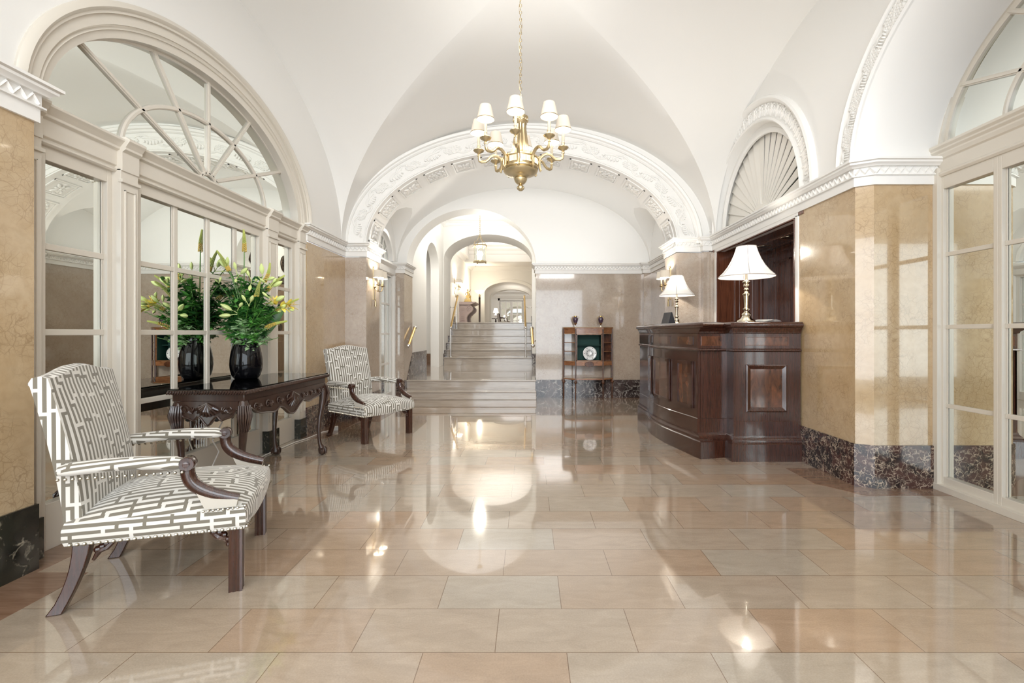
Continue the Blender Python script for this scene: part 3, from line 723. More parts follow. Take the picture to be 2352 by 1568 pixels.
mb = MB().box(.35, .5, 8.62, 12.05, .31, 4.0).box(.13, .5, 8.6, 8.64, .31, 4.0); struct(mb.obj('wall_landing_right', 'white', smooth=False), 'white landing wall with two elevator doors', 'wall')
mb = MB().box(-4, .5, 8.62, 12, 3.95, 4.05); struct(mb.obj('ceiling_landing', 'white', smooth=False), 'flat white landing ceiling', 'ceiling')
mb = MB(); path_sweep(mb, [(-2.17, 8.64), (-2.17, 12.0), (.35, 12.0), (.35, 8.64)], [(0, 3.95), (.12, 3.95), (.12, 3.93), (.09, 3.92), (.05, 3.87), (.02, 3.86), (.02, 3.84), (0, 3.84)])
struct(mb.obj('trim_19', 'trim', smooth=False), 'white crown moulding round the landing', 'moulding')
mb = MB(); Tl = FL(-2.17)
mb.prism([(8.24, .30), (8.62, .76), (9.96, .76), (9.96, .30)], -.01, .012, Tl)
mb.prism([(8.10, .0), (8.24, .31), (8.62, .76), (8.62, 0)], .03, .052, Tl)
struct(mb.obj('baseboard_stairs', 'dark3', smooth=False), 'grey marble skirting ramping up beside the lower steps', 'baseboard')
mb = MB(); Tb = FB(12.0); mb.box(-3.7, -2.37, .31, .60, -.0, .012, Tb)
struct(mb.obj('baseboard_landing', 'border', smooth=False), 'brown skirting at the back of the landing', 'baseboard')
mb = MB(); mb.box(-2.37, -2.16, .31, .60, -.0, .014, Tb).box(.09, .35, .31, .60, 0, .012, Tb).box(-2.17, -2.155, 12.0, 12.05, .31, .6)
for k in range(6): mb.box(-2.16, -2.145, 12+.3*k, 12.3+.3*k, zz[k], zz[k]+.18); mb.box(.075, .09, 12+.3*k, 12.3+.3*k, zz[k], zz[k]+.18)
struct(mb.obj('baseboard_flight', 'dark3', smooth=False), 'grey veined marble skirting stepping up the flight', 'baseboard')
# wall ends of stair run: brown stone strip below the handrail at arch reveal already clad by pilaster
# upper hall
mb = MB().box(-3.38, -3.18, 12.9, 26.1, ZU, 5.4).box(1.6, 1.8, 12.9, 26.1, ZU, 5.4); struct(mb.obj('wall_hall_sides', 'white', smooth=False), 'cream side walls of the upper hall', 'wall')
arched_wall('wall_hall_end', FB(26.0), -3.3, 1.8, ZU, 5.4, [(-1.1, 1.33, 3.33, .61)], 5.0, 'cream end wall with deep segmental arch', 'white')
mb = MB().box(-3.3, 1.8, 12.9, 26.1, 5.3, 5.4); struct(mb.obj('ceiling_hall', 'white', smooth=False), 'white coffered ceiling of the upper hall', 'ceiling')
mb = MB().box(-3.3, 1.8, 22.9, 24.3, 4.6, 5.3).box(-3.3, -2.9, 12.9, 26, 4.75, 5.3).box(-3.3, 1.8, 12.95, 14.5, 4.6, 5.3)
path_sweep(mb, [(-3.18, 13.0), (-3.18, 22.9)], [(0, 4.6), (.08, 4.6), (.16, 4.75), (.16, 4.8), (0, 4.8)])
path_sweep(mb, [(-3.18, 24.3), (-3.18, 26.0), (1.6, 26.0)], [(0, 4.58), (.06, 4.58), (.08, 4.62), (.2, 4.76), (.2, 4.82), (0, 4.82)])
path_sweep(mb, [(-2.9, 22.9), (1.6, 22.9)], [(0, 4.95), (.04, 4.97), (.1, 5.1), (.24, 5.2), (.24, 5.3), (0, 5.3)])
struct(mb.obj('trim_20', 'trim', smooth=False), 'white ceiling beam and crown mouldings of the upper hall', 'moulding')
mb = MB(); arch_sweep(mb, FB(26.0), -1.1, 1.33, 3.33, .61, [(0, 0), (0, .05), (.16, .05), (.18, 0)], 40)
mb.box(-2.6, -2.43, ZU, 3.33, 0, .05, FB(26.0)); arch_sweep(mb, FB(29.4), -1.1, 1.33, 3.33, .61, [(-.08, 0), (-.08, .1), (.05, .1), (.05, 0)], 40); mb.box(-2.5, -2.35, ZU, 3.33, 0, .1, FB(29.4))
struct(mb.obj('trim_21', 'white'), 'cream rim of the far hall arch', 'moulding')
# far room
mb = MB().box(-4.2, -4.0, 31, 41, ZU, 5).box(2.6, 2.8, 31, 41, ZU, 5).box(-4.2, -2.45, 40, 40.2, ZU, 5).box(-.45, 2.8, 40, 40.2, ZU, 5).box(-2.6, -.3, 40, 40.2, 3.9, 5).box(-4.2, 2.8, 40.21, 40.3, ZU, 5); struct(mb.obj('wall_far_room', 'white', smooth=False), 'pale walls of the far room', 'wall')
mb = MB().box(-4.2, 2.8, 31, 41, 4.9, 5); path_sweep(mb, [(-4, 31), (-4, 40), (2.6, 40)], [(0, 4.1), (.1, 4.1), (.2, 4.3), (.2, 4.4), (.6, 4.6), (.6, 4.9), (0, 4.9)])
struct(mb.obj('ceiling_far_room', 'trim', smooth=False), 'coved white ceiling of the far room', 'ceiling')
T = FB(40)
leaf('door_7', T, -2.40, -1.46, ZU, 3.85, [(-2.32, -1.98), (-1.90, -1.54)], [1.7, 2.2, 2.7, 3.2, 3.75], .0, -.04, 'left leaf of the white glazed doors in the far room', mat='trim', mw=.06)
leaf('door_8', T, -1.44, -.50, ZU, 3.85, [(-1.36, -1.0), (-.92, -.58)], [1.7, 2.2, 2.7, 3.2, 3.75], .0, -.04, 'right leaf of the white glazed doors in the far room', mat='trim', mw=.06)
# elevator doors
def elevator(k, y0):
    T = FR(.35); r = sempty('door_%d' % (8+k), ['bronze framed elevator door nearer the lobby', 'bronze framed elevator door further back'][k-1], 'door')
    mb = MB(); mb.box(y0-.06, y0, .31, 2.33, 0, .04, T).box(y0+.9, y0+.96, .31, 2.33, 0, .04, T).box(y0-.06, y0+.96, 2.2, 2.33, 0, .045, T); mb.obj('frame', 'bronze', r, smooth=False, bevel=.004)
    mb = MB()
    for s in (0, 1):
        a = y0+.45*s; mb.box(a+.003, a+.447, .31, 2.2, 0, .012, T)
        for z0, z1 in ((.45, .95), (1.05, 1.45), (1.55, 2.1)): mb.box(a+.07, a+.38, z0, z1, .012, .02, T)
    mb.obj('panel', 'doorwood', r, smooth=False, bevel=.004)
    for s in (0, 1):
        mb = MB(); mb.lathe([(.0, .03), (.07, .03), (.08, .02)], (0, 0, 0), 20, lambda x, y, z, s=s: T(y0+.225+.45*s+x, 1.25+y, z)); mb.obj('roundel', 'bronze', r)
elevator(1, 8.73); elevator(2, 9.91)
# reception niche
Z0 = 2.165
mb = MB()
mb.box(2.403, 3.12, 5.99, 6.035, 0, Z0).box(3.04, 3.12, 4.0, 6.1, 0, Z0).box(2.50, 3.12, 4.10, 4.17, 0, Z0)
def raised(mb, T, a0, a1, z0, z1, h=.02, w=.03):
    for b0, b1, c0, c1 in ((a0, a0+w, z0, z1), (a1-w, a1, z0, z1), (a0, a1, z0, z0+w), (a0, a1, z1-w, z1)): mb.box(b0, b1, c0, c1, 0, h, T)
    mb.box(a0+w+.03, a1-w-.03, z0+w+.03, z1-w-.03, 0, h*.5, T)
Tn = FB(5.99); raised(mb, Tn, 2.62, 2.87, 1.25, 2.02); raised(mb, Tn, 2.62, 2.87, .2, 1.15)
Tm = FR(3.04)
for a0, a1 in ((5.42, 5.80), (4.85, 5.28), (4.30, 4.72)): raised(mb, Tm, a0, a1, .9, 2.0); mb.box(a0-.10, a1+.08, .1, 2.1, 0, .008, Tm)
struct(mb.obj('wall_reception', 'panel', smooth=False, bevel=.004), 'dark mahogany panelled walls inside the reception opening', 'wall')
mb = MB().box(2.39, 3.12, 4.10, 6.10, Z0, Z0+.06).box(2.389, 2.42, 4.215, 4.24, 0, Z0).box(2.389, 2.42, 5.97, 5.99, 0, Z0).box(2.389, 2.42, 4.215, 5.99, Z0-.02, Z0+.005).box(2.72, 2.735, 4.17, 6.02, Z0-.012, Z0).box(2.95, 2.965, 4.17, 6.02, Z0-.012, Z0)
struct(mb.obj('ceiling_reception', 'panel', smooth=False, bevel=.003), 'dark mahogany soffit of the reception opening', 'ceiling')
mb = MB().box(2.40, 3.12, 4.1, 6.1, -.05, .002); struct(mb.obj('floor_reception', 'void', smooth=False), 'floor inside the reception opening', 'floor')
for k, y in enumerate((5.69, 5.14, 4.6)):
    t = thing('recessed_downlight', ['round recessed downlight in the dark soffit, the one deeper towards the far panel', 'round recessed downlight in the dark soffit, nearer the yellow marble wall', 'round recessed downlight in the dark soffit, nearest the camera'][k], 'downlight', (2.84, y, Z0-.002), group='downlights in the reception soffit')
    MB().lathe([(.07, 0), (.085, -.004), (.088, 0), (.088, .01), (.07, .01)], n=28).obj('ring', 'silver', t)
    MB().lathe([(.07, .0), (.03, -.0005)], n=24).obj('lens', 'black', t)
# ================================================================== armchairs
def fuv(top='x'):
    def f(co_, n):
        ax = max(range(3), key=lambda i: abs(n[i]))
        x, y, z = co_
        if ax == 2: return (y, x)
        if ax == 0: return (y, z+.3)
        return (z, x)
    return f
def buv(co_, n):
    ax = max(range(3), key=lambda i: abs(n[i])); x, y, z = co_
    if ax == 0: return (y, z)
    if ax == 1: return (x, z)
    return (y, x)
def legsec(mb, path, w, d):
    """rectangular-section leg along path [(x,y,z)], w,d half sizes (lists)"""
    rows = []
    for i, (x, y, z) in enumerate(path):
        a, b = w[i], d[i]; rows.append([(x-a, y-b, z), (x+a, y-b, z), (x+a, y+b, z), (x-a, y+b, z)])
    mb.grid(rows, closev=True); o = len(mb.v); mb.f += [(o-4, o-3, o-2, o-1), (o-4*len(rows)+3, o-4*len(rows)+2, o-4*len(rows)+1, o-4*len(rows))]
def make_chair(name, label, loc, rz):
    t = thing(name, label, 'armchair', loc, rz, 'maze-patterned library armchairs')
    # seat: crowned cushion block, front bowed, wider at the front
    rows = []; nx, ny = 18, 22
    def hw(x): return .285+.055*(x+.30)/.64
    prof = [(-.5, -1), (-.5, -.0)]
    for i in range(nx+1):
        u = i/nx; x = -.27+.63*u; row = []
        for j in range(ny+1):
            v = -1+2*j/ny; fx = x+(.018*(1-v*v) if u > .9 else 0)
            e = (1-abs(v)**5)*(1-abs(2*u-1)**6)
            z = .385+.055*(1-v*v)*(1-(2*u-1.05)**2*.8)+.012*e
            row.append((fx, v*hw(x), z-.02*(1-e)))
        rows.append(row)
    top = rows
    mb = MB(); mb.grid(top)
    per = [top[i][0] for i in range(nx+1)]+[top[nx][j] for j in range(1, ny+1)]+[top[i][ny] for i in range(nx-1, -1, -1)]+[top[0][j] for j in range(ny-1, 0, -1)]
    ring = []
    cx = .03
    for lev, (dz, bul) in enumerate(((0, 0), (.3, .010), (.7, .010), (1, 0))):
        r = []
        for (x, y, z) in per:
            dx, dy = x-cx, y; L = math.hypot(dx, dy); r.append((x+dx/L*bul, y+dy/L*bul, z+(.272-z)*dz))
        ring.append(r)
    mb.grid(ring, closev=True); mb.f.append(tuple(len(mb.v)-len(per)+k for k in range(len(per))))
    mb.obj('seat', 'fabric', t, uv=fuv(), weld=True)
    # backrest: padded slab, raked, serpentine top
    rows = []; N = 20
    def bx(z): return -.225-.115*(max(0, z-.36)/.62)**1.35
    for j in range(N+1):
        v = -1+2*j/N; row = []
        ztop = .958+.018*math.cos(v*PI)
        for i in range(13):
            q = i/12; z = .30+(ztop-.30)*q
            w_ = .262+.012*q; e = (1-abs(v)**6); row.append((bx(z)+.022*e*math.sin(min(1, q*1.1)*PI*.9)+.004, v*w_, z))
        # roll over the top to the rear
        row += [(bx(ztop)-.018, v*.274, ztop+.010), (bx(ztop)-.045, v*.274, ztop+.004), (bx(ztop)-.058, v*.274, ztop-.02)]
        for i in range(9):
            q = 1-i/8; z = .30+(ztop-.03-.30)*q; row.append((bx(z)-.058, v*(.262+.012*q), z))
        rows.append(row)
    mb = MB().grid(rows)
    n = len(rows[0])
    mb.f.append(tuple(range(n))); mb.f.append(tuple(N*n+n-1-k for k in range(n)))
    mb.obj('backrest', 'fabric', t, uv=buv, weld=True)
    # front legs: straight moulded, with grooves
    for s in (-1, 1):
        mb = MB(); x, y = .325, s*.305
        poly = []
        k = 5; W = .026
        for side in range(4):
            for i in range(k):
                q = -1+2*i/k; gr = .0035 if i % 2 else 0
                p = [(q, -1+gr/W), (1-gr/W, q), (-q, 1-gr/W), (-1+gr/W, -q)][side]; poly.append((p[0]*W, p[1]*W))
        mb.prism(poly, 0.0, .275, lambda a, b, h: (x+a, y+b, h))
        lg = mb.obj('leg', 'mahogany', t, smooth=False)
        mb = MB()
        for a, b in ((-1, 0), (0, -s)):
            for i in range(5):
                q = i/4; ang = q*PI/2; r = .062
                px, py, pz = .030+r*(1-math.sin(ang))*.9, 0, .268-r*(1-math.cos(ang))*1.0
                mb.ball((x+a*px, y+b*px, pz-.004), .014*(1.1-.3*q), 7, 5)
            mb.tube([(x+a*.09, y+b*.09, .262), (x+a*.07, y+b*.07, .238), (x+a*.045, y+b*.045, .230), (x+a*.032, y+b*.032, .205)], [.010, .012, .010, .006], 7)
        mb.obj('carved_bracket', 'mahogany', t)
        mb = MB(); xr, yr = -.225, s*.245
        P = [(xr-.085*((1-q)**1.9), yr+s*.012*(1-q)) for q in (0, .15, .3, .45, .6, .8, 1)]; Z = [0, .04, .085, .13, .175, .23, .285]
        legsec(mb, [(p[0], p[1], z) for p, z in zip(P, Z)], [.026, .022, .022, .023, .025, .028, .030], [.020, .018, .018, .019, .020, .022, .023])
        mb.obj('leg', 'mahogany', t, bevel=.004)
        mb = MB()
        for i in range(4): mb.ball((xr+.045+i*.014, yr, .262-.010*(3-i)), .015-.001*i, 7, 5)
        mb.tube([(xr+.10, yr, .262), (xr+.075, yr, .236), (xr+.05, yr, .226), (xr+.03, yr, .19)], [.010, .012, .012, .006], 7)
        mb.obj('carved_bracket', 'mahogany', t)
        # upholstered arm pad
        rows = []
        for i in range(15):
            q = i/14; x = -.29+.43*q; yc = s*(.276+.048*q); z = .570+.012*math.sin(q*PI); rr = .033+(.004 if 0 < i < 14 else -.006)
            rows.append([(x, yc+rr*.95*math.cos(a), z+rr*(.85 if math.sin(a) > 0 else .6)*math.sin(a)) for a in [2*PI*k/14 for k in range(14)]])
        mb = MB().grid(rows, closev=True); o = len(mb.v); mb.f += [tuple(o-14+k for k in range(14)), tuple(13-k for k in range(14))]
        mb.obj('arm_pad', 'fabric', t, uv=lambda c_, n: (c_[1]*1.0+c_[2], c_[0]))
        # carved wooden arm front: scroll then concave sweep down to the seat front
        mb = MB(); yc = s*.326
        cur = []
        for i in range(17):
            q = i/16
            x = .150+.185*(q**1.9)+.0*q; z = .565-.165*(q**.62)
            cur.append((x, yc-s*.006*q, z))
        mb.tube(cur, [.021+.003*math.sin(i/16*PI)-.004*(i/16) for i in range(17)], 10, flat=1.25)
        mb.tube([(p[0]+.006, p[1]+s*.0, p[2]+.014) for p in cur], .006, 6)
        mb.lathe([(.0, -.026), (.027, -.026), (.030, -.02), (.030, .02), (.027, .026), (.012, .026), (.012, .032), (0, .032)], (0, 0, 0), 18, lambda x, y, z: (.152+x, yc+z*1.0, .573+y))
        mb.lathe([(.0, -.036), (.012, -.034), (.012, .034), (0, .036)], (0, 0, 0), 12, lambda x, y, z: (.152+x, yc+z, .573+y))
        mb.obj('arm_support', 'mahogany', t)
        # plain web between the arm sweep and the seat rail
        mb = MB()
        w_ = [(c_[0], c_[2]) for c_ in cur[4:]]; poly = w_+[(.33, .372), (.215, .372)]
        mb.prism(poly, yc-.012, yc+.012, lambda a, b, h: (a, h, b)); mb.obj('arm_web', 'linen', t)
    mb = MB()
    for k in range(26):
        q = k/25
        for s in (-1, 1):
            x = -.25+.60*q; mb.ball((x, s*(hw(x)+.004), .279), .0075, 6, 4)
            if k < 18: mb.ball((-.28+.42*k/17, s*(.276+.048*k/17+.034), .545), .0065, 6, 4)
    for k in range(30): mb.ball((.368-.0*k, -.33+.66*k/29, .279), .0075, 6, 4)
    for s in (-1, 1):
        for k in range(6): mb.ball((.362, s*.334, .29+.016*k), .0065, 6, 4)
        for k in range(8): mb.ball((.21+.018*k, s*(.344), .368), .006, 6, 4)
    nh = mb.obj('nailhead_trim', 'nail', t); nh['kind'] = 'stuff'
    return t
make_chair('armchair', 'nearer armchair with white and taupe maze fabric, beside the near end of the console table', (-1.692, 2.229, 0), math.radians(21))
make_chair('armchair', 'further armchair with white maze fabric, between the console table and the stairs', (-1.78, 5.19, 0), math.radians(-31))

# ================================================================== console table
def console():
    X0, X1, Y0, Y1 = -.26, .26, -.64, .64       # back at -x (wall), front +x
    t = thing('console_table', 'dark carved console table with rope edge and claw feet holding the flower vase', 'table', (-2.125, 3.74, 0))
    mb = MB(); mb.box(X0, X1, Y0, Y1, .715, .742); mb.box(X0+.02, X1-.02, Y0+.02, Y1-.02, .665, .718); mb.obj('top', 'carved', t, bevel=.005)
    mb = MB()      # gadrooned rope edge
    def rope(p, q):
        p = Vector(p); q = Vector(q); L = (q-p).length; n = int(L/.017); d = (q-p)/n; dd = d.normalized()
        for i in range(n):
            c = p+d*(i+.5); s = Vector((-dd.y, dd.x, 0))
            mb.tube([tuple(c-dd*.007-Vector((0, 0, .011))), tuple(c+dd*.000), tuple(c+dd*.007+Vector((0, 0, .011)))], [.005, .008, .005], 6)
    e = .005
    rope((X1+e, Y0-e, .727), (X1+e, Y1+e, .727)); rope((X0, Y0-e, .727), (X1+e, Y0-e, .727)); rope((X0, Y1+e, .727), (X1+e, Y1+e, .727))
    mb.obj('rope_edge', 'carved', t)
    MB().box(X0+.004, X1-.004, Y0+.004, Y1-.004, .742, .750).obj('glass_top', 'tableglass', t, smooth=False)
    # aprons with scalloped lower edge
    def apron(T, L, n, mid):
        up = .668; pts = []
        for i in range(61):
            q = i/60; a = -L+2*L*q; h = .585-.030*abs(math.sin(q*PI*3))-mid*math.exp(-((q-.5)/.10)**2)-.03*math.exp(-((q-.28)/.07)**2)-.03*math.exp(-((q-.72)/.07)**2)+.03*math.exp(-((q-.02)/.05)**2)+.03*math.exp(-((q-.98)/.05)**2)
            pts.append((a, h))
        m = MB(); m.prism(pts+[(L, up), (-L, up)], -.012, .010, T)
        m.tube([T(a, h+.004, .012) for a, h in pts], .006, 6)
        R = lambda t, r, nn: T(t, r, nn)
        for k in range(n):
            a = -L+2*L*(k+.5)/n; s = 1 if k < n/2 else -1
            spiral(m, R, a, .615, 1, .030, 1.3, s, .014, 0, .006)
            for j in range(5):
                an = PI/2+s*(j-1)*.38; l = .042
                m.tube([T(a+s*.05, .588, .012), T(a+s*.05+l*.6*math.cos(an), .588+l*.6*math.sin(an), .018), T(a+s*.05+l*math.cos(an), .588+l*math.sin(an), .012)], [.004, .007, .003], 5)
        for j in range(9):          # central shell / palmette
            an = -PI/2+(j-4)*.26; l = .115 if mid > .05 else .09
            m.tube([T(0, .655, .012), T(l*.6*math.cos(an), .655+l*.6*math.sin(an), .026), T(l*math.cos(an), .655+l*math.sin(an), .014)], [.006, .011, .006], 6)
        return m
    apron(lambda a, b, n: (X1-.022+n, a, b), .58, 8, .075).obj('apron', 'carved', t)
    apron(lambda a, b, n: (a, Y0+.022-n, b), .20, 4, .05).obj('apron', 'carved', t)
    apron(lambda a, b, n: (a, Y1-.022+n, b), .20, 4, .05).obj('apron', 'carved', t)
    MB().box(X0+.02, X0+.035, -.58, .58, .58, .668).obj('back_rail', 'carved', t)
    for sx in (-1, 1):
        for sy in (-1, 1):
            bx_, by_ = sx*(.26-.052), sy*(.64-.052); dx, dy = sx*.7071, sy*.7071
            if sx < 0: dx, dy = 0, sy*.9
            ctl = [(.665, .010, .030), (.63, .016, .037), (.58, .026, .038), (.52, .026, .033), (.44, .012, .026), (.34, -.006, .021), (.24, -.014, .017), (.15, -.010, .0155), (.10, -.002, .018), (.075, .008, .024), (.055, .014, .030)]
            m = MB(); m.tube([(bx_+dx*o, by_+dy*o, z) for z, o, r in ctl], [r for z, o, r in ctl], 12)
            for k in range(-3, 4):      # carved acanthus on the knee
                an = math.atan2(dy, dx)+k*.33
                m.tube([(bx_+dx*.02+.040*math.cos(an), by_+dy*.02+.040*math.sin(an), .64), (bx_+dx*.030+.048*math.cos(an), by_+dy*.030+.048*math.sin(an), .57), (bx_+dx*.020+.028*math.cos(an*1), by_+dy*.020+.028*math.sin(an), .46)], [.005, .0085, .003], 5)
            for s in (0, 1):            # ear brackets scrolling into the apron
                ax_, ay_ = (0, -sy) if s == 0 else (-sx, 0)
                m.tube([(bx_+ax_*.03, by_+ay_*.03, .60), (bx_+ax_*.07, by_+ay_*.07, .592), (bx_+ax_*.082, by_+ay_*.082, .57), (bx_+ax_*.066, by_+ay_*.066, .556), (bx_+ax_*.056, by_+ay_*.056, .572)], [.018, .016, .014, .010, .006], 8)
            lg = m.obj('leg', 'carved', t)
            m = MB(); fx, fy = bx_+dx*.018, by_+dy*.018; m.ball((fx, fy, .033), .033, 14, 9)
            for k in range(5):
                an = math.atan2(dy, dx)+(k-2)*1.05
                m.tube([(fx+.016*math.cos(an), fy+.016*math.sin(an), .072), (fx+.036*math.cos(an), fy+.036*math.sin(an), .050), (fx+.037*math.cos(an), fy+.037*math.sin(an), .025), (fx+.030*math.cos(an), fy+.030*math.sin(an), .004)], [.009, .010, .007, .003], 6)
            m.obj('claw_foot', 'carved', lg)
    return t
console()

# ================================================================== vase
VX, VY, VZ = -2.305, 3.84, .7502
t = tag(MB().lathe([(0, 0), (.078, 0), (.088, .006), (.102, .03), (.113, .07), (.118, .115), (.116, .16), (.109, .21), (.098, .26), (.087, .30), (.081, .325), (.083, .333), (.077, .333), (.076, .322), (.092, .25), (.108, .15), (.096, .04), (0, .02)], (0, 0, 0), 64, flute=.012, fn=32, caps=False).obj('vase', 'black'), 'tall glossy black fluted vase standing on the console table', 'vase')
t.location = (VX, VY, VZ)

# ================================================================== flowers
rf = random.Random(11)
def frame_from(d):
    d = Vector(d).normalized(); a = d.cross(Vector((0, 0, 1)))
    if a.length < .1: a = d.cross(Vector((1, 0, 0)))
    a.normalize(); return d, a, a.cross(d).normalized()
def leafmesh(mb, p, d, L, W, bend=.25, roll=0, fold=.18, n=7):
    """a leaf blade with thickness-free fold is avoided: two-sided shell of small thickness"""
    d, a, u = frame_from(d); ca, sa = math.cos(roll), math.sin(roll); a2 = a*ca+u*sa; u2 = u*ca-a*sa
    p = Vector(p); rows = []
    for i in range(n+1):
        q = i/n; w = W*math.sin(PI*min(1, q*.93+.05))**.8*(1-.15*q); c = p+d*(L*q)-Vector((0, 0, 1))*(bend*L*q*q)
        rows.append([tuple(c-a2*w+u2*w*fold), tuple(c-u2*.001), tuple(c+a2*w+u2*w*fold), tuple(c+u2*.0015)])
    mb.grid(rows, closev=True)
def stempath(p0, p1, sag=.15, n=10):
    p0 = Vector(p0); p1 = Vector(p1); c = Vector((p0.x, p0.y, p0.z+(p1.z-p0.z)*.75)); out = []
    for i in range(n+1):
        q = i/n; out.append((1-q)**2*p0+2*q*(1-q)*c+q*q*p1)
    return out
def mouth():
    a = rf.uniform(0, 2*PI); r = rf.uniform(.0, .045); return Vector((r*math.cos(a), r*math.sin(a), .06+rf.uniform(0, .05)))
def W2L(px, py, Y):   # photo point at depth Y, relative to the vase
    return Vector(((px-1214)*Y/1080-VX, Y-VY, 1.12-(py-765)*Y/1080-VZ))
def budmesh(mb, p, d, L, r):
    d, a, u = frame_from(d); p = Vector(p); rows = []
    for i in range(9):
        q = i/8; rr = r*(math.sin(PI*min(.97, q*.90+.08)))**.75; row = []
        for k in range(9):
            an = 2*PI*k/9; f = 1-.12*(k % 3 == 0); row.append(tuple(p+d*(L*q)+(a*math.cos(an)+u*math.sin(an))*rr*f))
        rows.append(row)
    mb.grid(rows, closev=True)
def foxtail(tip, bend, label, orange=.35):
    t = thing('foxtail_lily', label, 'flower', (VX, VY, VZ), group='flower stems in the black vase')
    p0 = mouth(); P = stempath(p0, tip, n=16); P[-1] += Vector(bend); P[-2] += Vector(bend)*.55; P[-3] += Vector(bend)*.2
    MB().tube([tuple(p) for p in P], [.0045]*10+[.0045-.0004*i for i in range(7)], 6).obj('stem', 'stem', t)
    for nm, mt, q0, q1, n, R0 in (('blossom', 'spikeo', .74, .74+.18*orange, 50, .014), ('bud_spike', 'spike', .74+.16*orange, 1.0, 170, .017)):
        mb = MB()
        for i in range(n):
            q = q0+(q1-q0)*(i/n); x = q*16; k = min(15, int(x)); c = P[k].lerp(P[k+1], x-k); d = (P[k+1]-P[k]).normalized(); _, a, u = frame_from(d)
            an = i*2.4; taper = (1-q)/.26; R = R0*(.22+.85*min(1, taper)); o = (a*math.cos(an)+u*math.sin(an))
            e = c+o*R+d*.010
            mb.tube([tuple(c), tuple(e)], .0009, 3); mb.ball(tuple(e), .0034 if nm == 'bud_spike' else .0050, 5, 4)
        o_ = mb.obj(nm, mt, t)
Yv = VY
foxtail(W2L(562, 530, Yv+.02), (-.008, 0, .0), 'tallest yellow-green foxtail lily spike at the top of the bouquet', .5)
foxtail(W2L(500, 580, Yv-.05), (-.003, 0, .01), 'foxtail lily spike standing left of the tallest spike', .3)
foxtail(W2L(634, 612, Yv+.03), (-.05, 0, .02), 'foxtail lily spike with hooked tip at the upper right of the bouquet', .7)
foxtail(W2L(650, 634, Yv-.02), (.004, 0, .0), 'thin foxtail lily spike leaning right beside the door bar', .4)
foxtail(W2L(598, 648, Yv-.16), (-.004, 0, .0), 'foxtail lily spike in the front middle of the bouquet', .1)
foxtail(W2L(678, 690, Yv-.02), (.02, 0, .01), 'small foxtail lily spike at the far right tip of the bouquet', .3)
foxtail(W2L(652, 735, Yv-.05), (.015, 0, -.01), 'orange-green foxtail lily drooping low on the right of the bouquet', .9)
foxtail(W2L(520, 660, Yv+.12), (.0, .02, .0), 'foxtail lily half hidden behind the left leaves', .8)
def lily(tip, buds, label, opened=()):
    t = thing('lily_stem', label, 'flower', (VX, VY, VZ), group='flower stems in the black vase')
    p0 = mouth(); P = stempath(p0, tip, n=12)
    MB().tube([tuple(p) for p in P], [.0048-.00012*i for i in range(13)], 6).obj('stem', 'stem', t)
    mb = MB()
    for i in range(16):
        q = .45+.52*i/16; x = q*12; k = min(11, int(x)); c = P[k].lerp(P[k+1], x-k); an = i*2.4
        leafmesh(mb, c, (math.cos(an), math.sin(an), .5), rf.uniform(.05, .085), .008, .4, rf.uniform(-.4, .4))
    mb.obj('leaves', 'leaf', t)
    for (dx, dy, dz, L) in buds:
        d = Vector((dx, dy, dz)).normalized(); k = P[-1]-Vector((0, 0, rf.uniform(.0, .05))); e = k+d*.045
        mb = MB(); mb.tube([tuple(k), tuple(k+d*.02+Vector((0, 0, .004))), tuple(e)], .0025, 5); budmesh(mb, e, d, L, L*.22); mb.obj('bud', 'bud', t)
    for (dx, dy, dz) in opened:
        d = Vector((dx, dy, dz)).normalized(); e = P[-1]+d*.03; _, a, u = frame_from(d); mb = MB()
        for k in range(6):
            an = k*PI/3; dd = d*.75+(a*math.cos(an)+u*math.sin(an))*.6; leafmesh(mb, e, dd, .085, .017, .1, 0, .25)
        mb.obj('petals', 'yellow', t)
        mb = MB()
        for k in range(5):
            an = k*2*PI/5; f = e+d*.06+(a*math.cos(an)+u*math.sin(an))*.012; mb.tube([tuple(e), tuple(f)], .001, 4); mb.ball(tuple(f), .004, 5, 4)
        mb.obj('stamens', 'spikeo', t)
lily(W2L(522, 620, Yv), [(-.45, -.1, .8, .085), (.2, -.3, .9, .07), (-.6, .2, .1, .05)], 'lily stem with upright pale buds at the upper left of the bouquet')
lily(W2L(545, 628, Yv-.08), [(.8, -.2, .6, .075), (-.1, -.2, .9, .06), (.2, -.5, -.3, .055)], 'lily stem with yellow-green buds just below the tallest spike')
lily(W2L(578, 642, Yv-.06), [(-.3, -.2, .9, .06), (.6, -.1, .6, .055), (.1, -.4, -.6, .06)], 'lily stem with green buds in the upper middle of the bouquet')
lily(W2L(604, 632, Yv), [(-.05, -.1, 1, .085), (.9, -.2, .2, .07)], 'lily stem with one tall upright bud right of the middle')
lily(W2L(620, 650, Yv-.03), [(.9, -.2, .45, .085), (.7, -.1, .9, .05), (-.4, -.5, .4, .06)], 'lily stem with fat buds leaning to the upper right')
lily(W2L(625, 690, Yv-.10), [(.9, -.3, .35, .09), (.3, -.6, .1, .06), (-.5, -.4, .6, .05)], 'lily stem with a long pale bud pointing right')
lily(W2L(640, 706, Yv-.06), [(.8, -.5, .5, .07)], 'lily stem with two open yellow blooms on the right', [(-.3, -.6, .7), (.9, -.35, .1)])
lily(W2L(655, 704, Yv), [(.7, -.3, -.2, .06), (-.2, -.6, -.4, .05)], 'lily stem with an open yellow bloom at the far right', [(.9, -.2, .25)])
lily(W2L(545, 712, Yv-.17), [(-.7, -.4, .5, .085), (-.9, -.3, -.1, .08), (.7, -.5, .6, .06)], 'lily stem with half open yellow buds low in the front left')
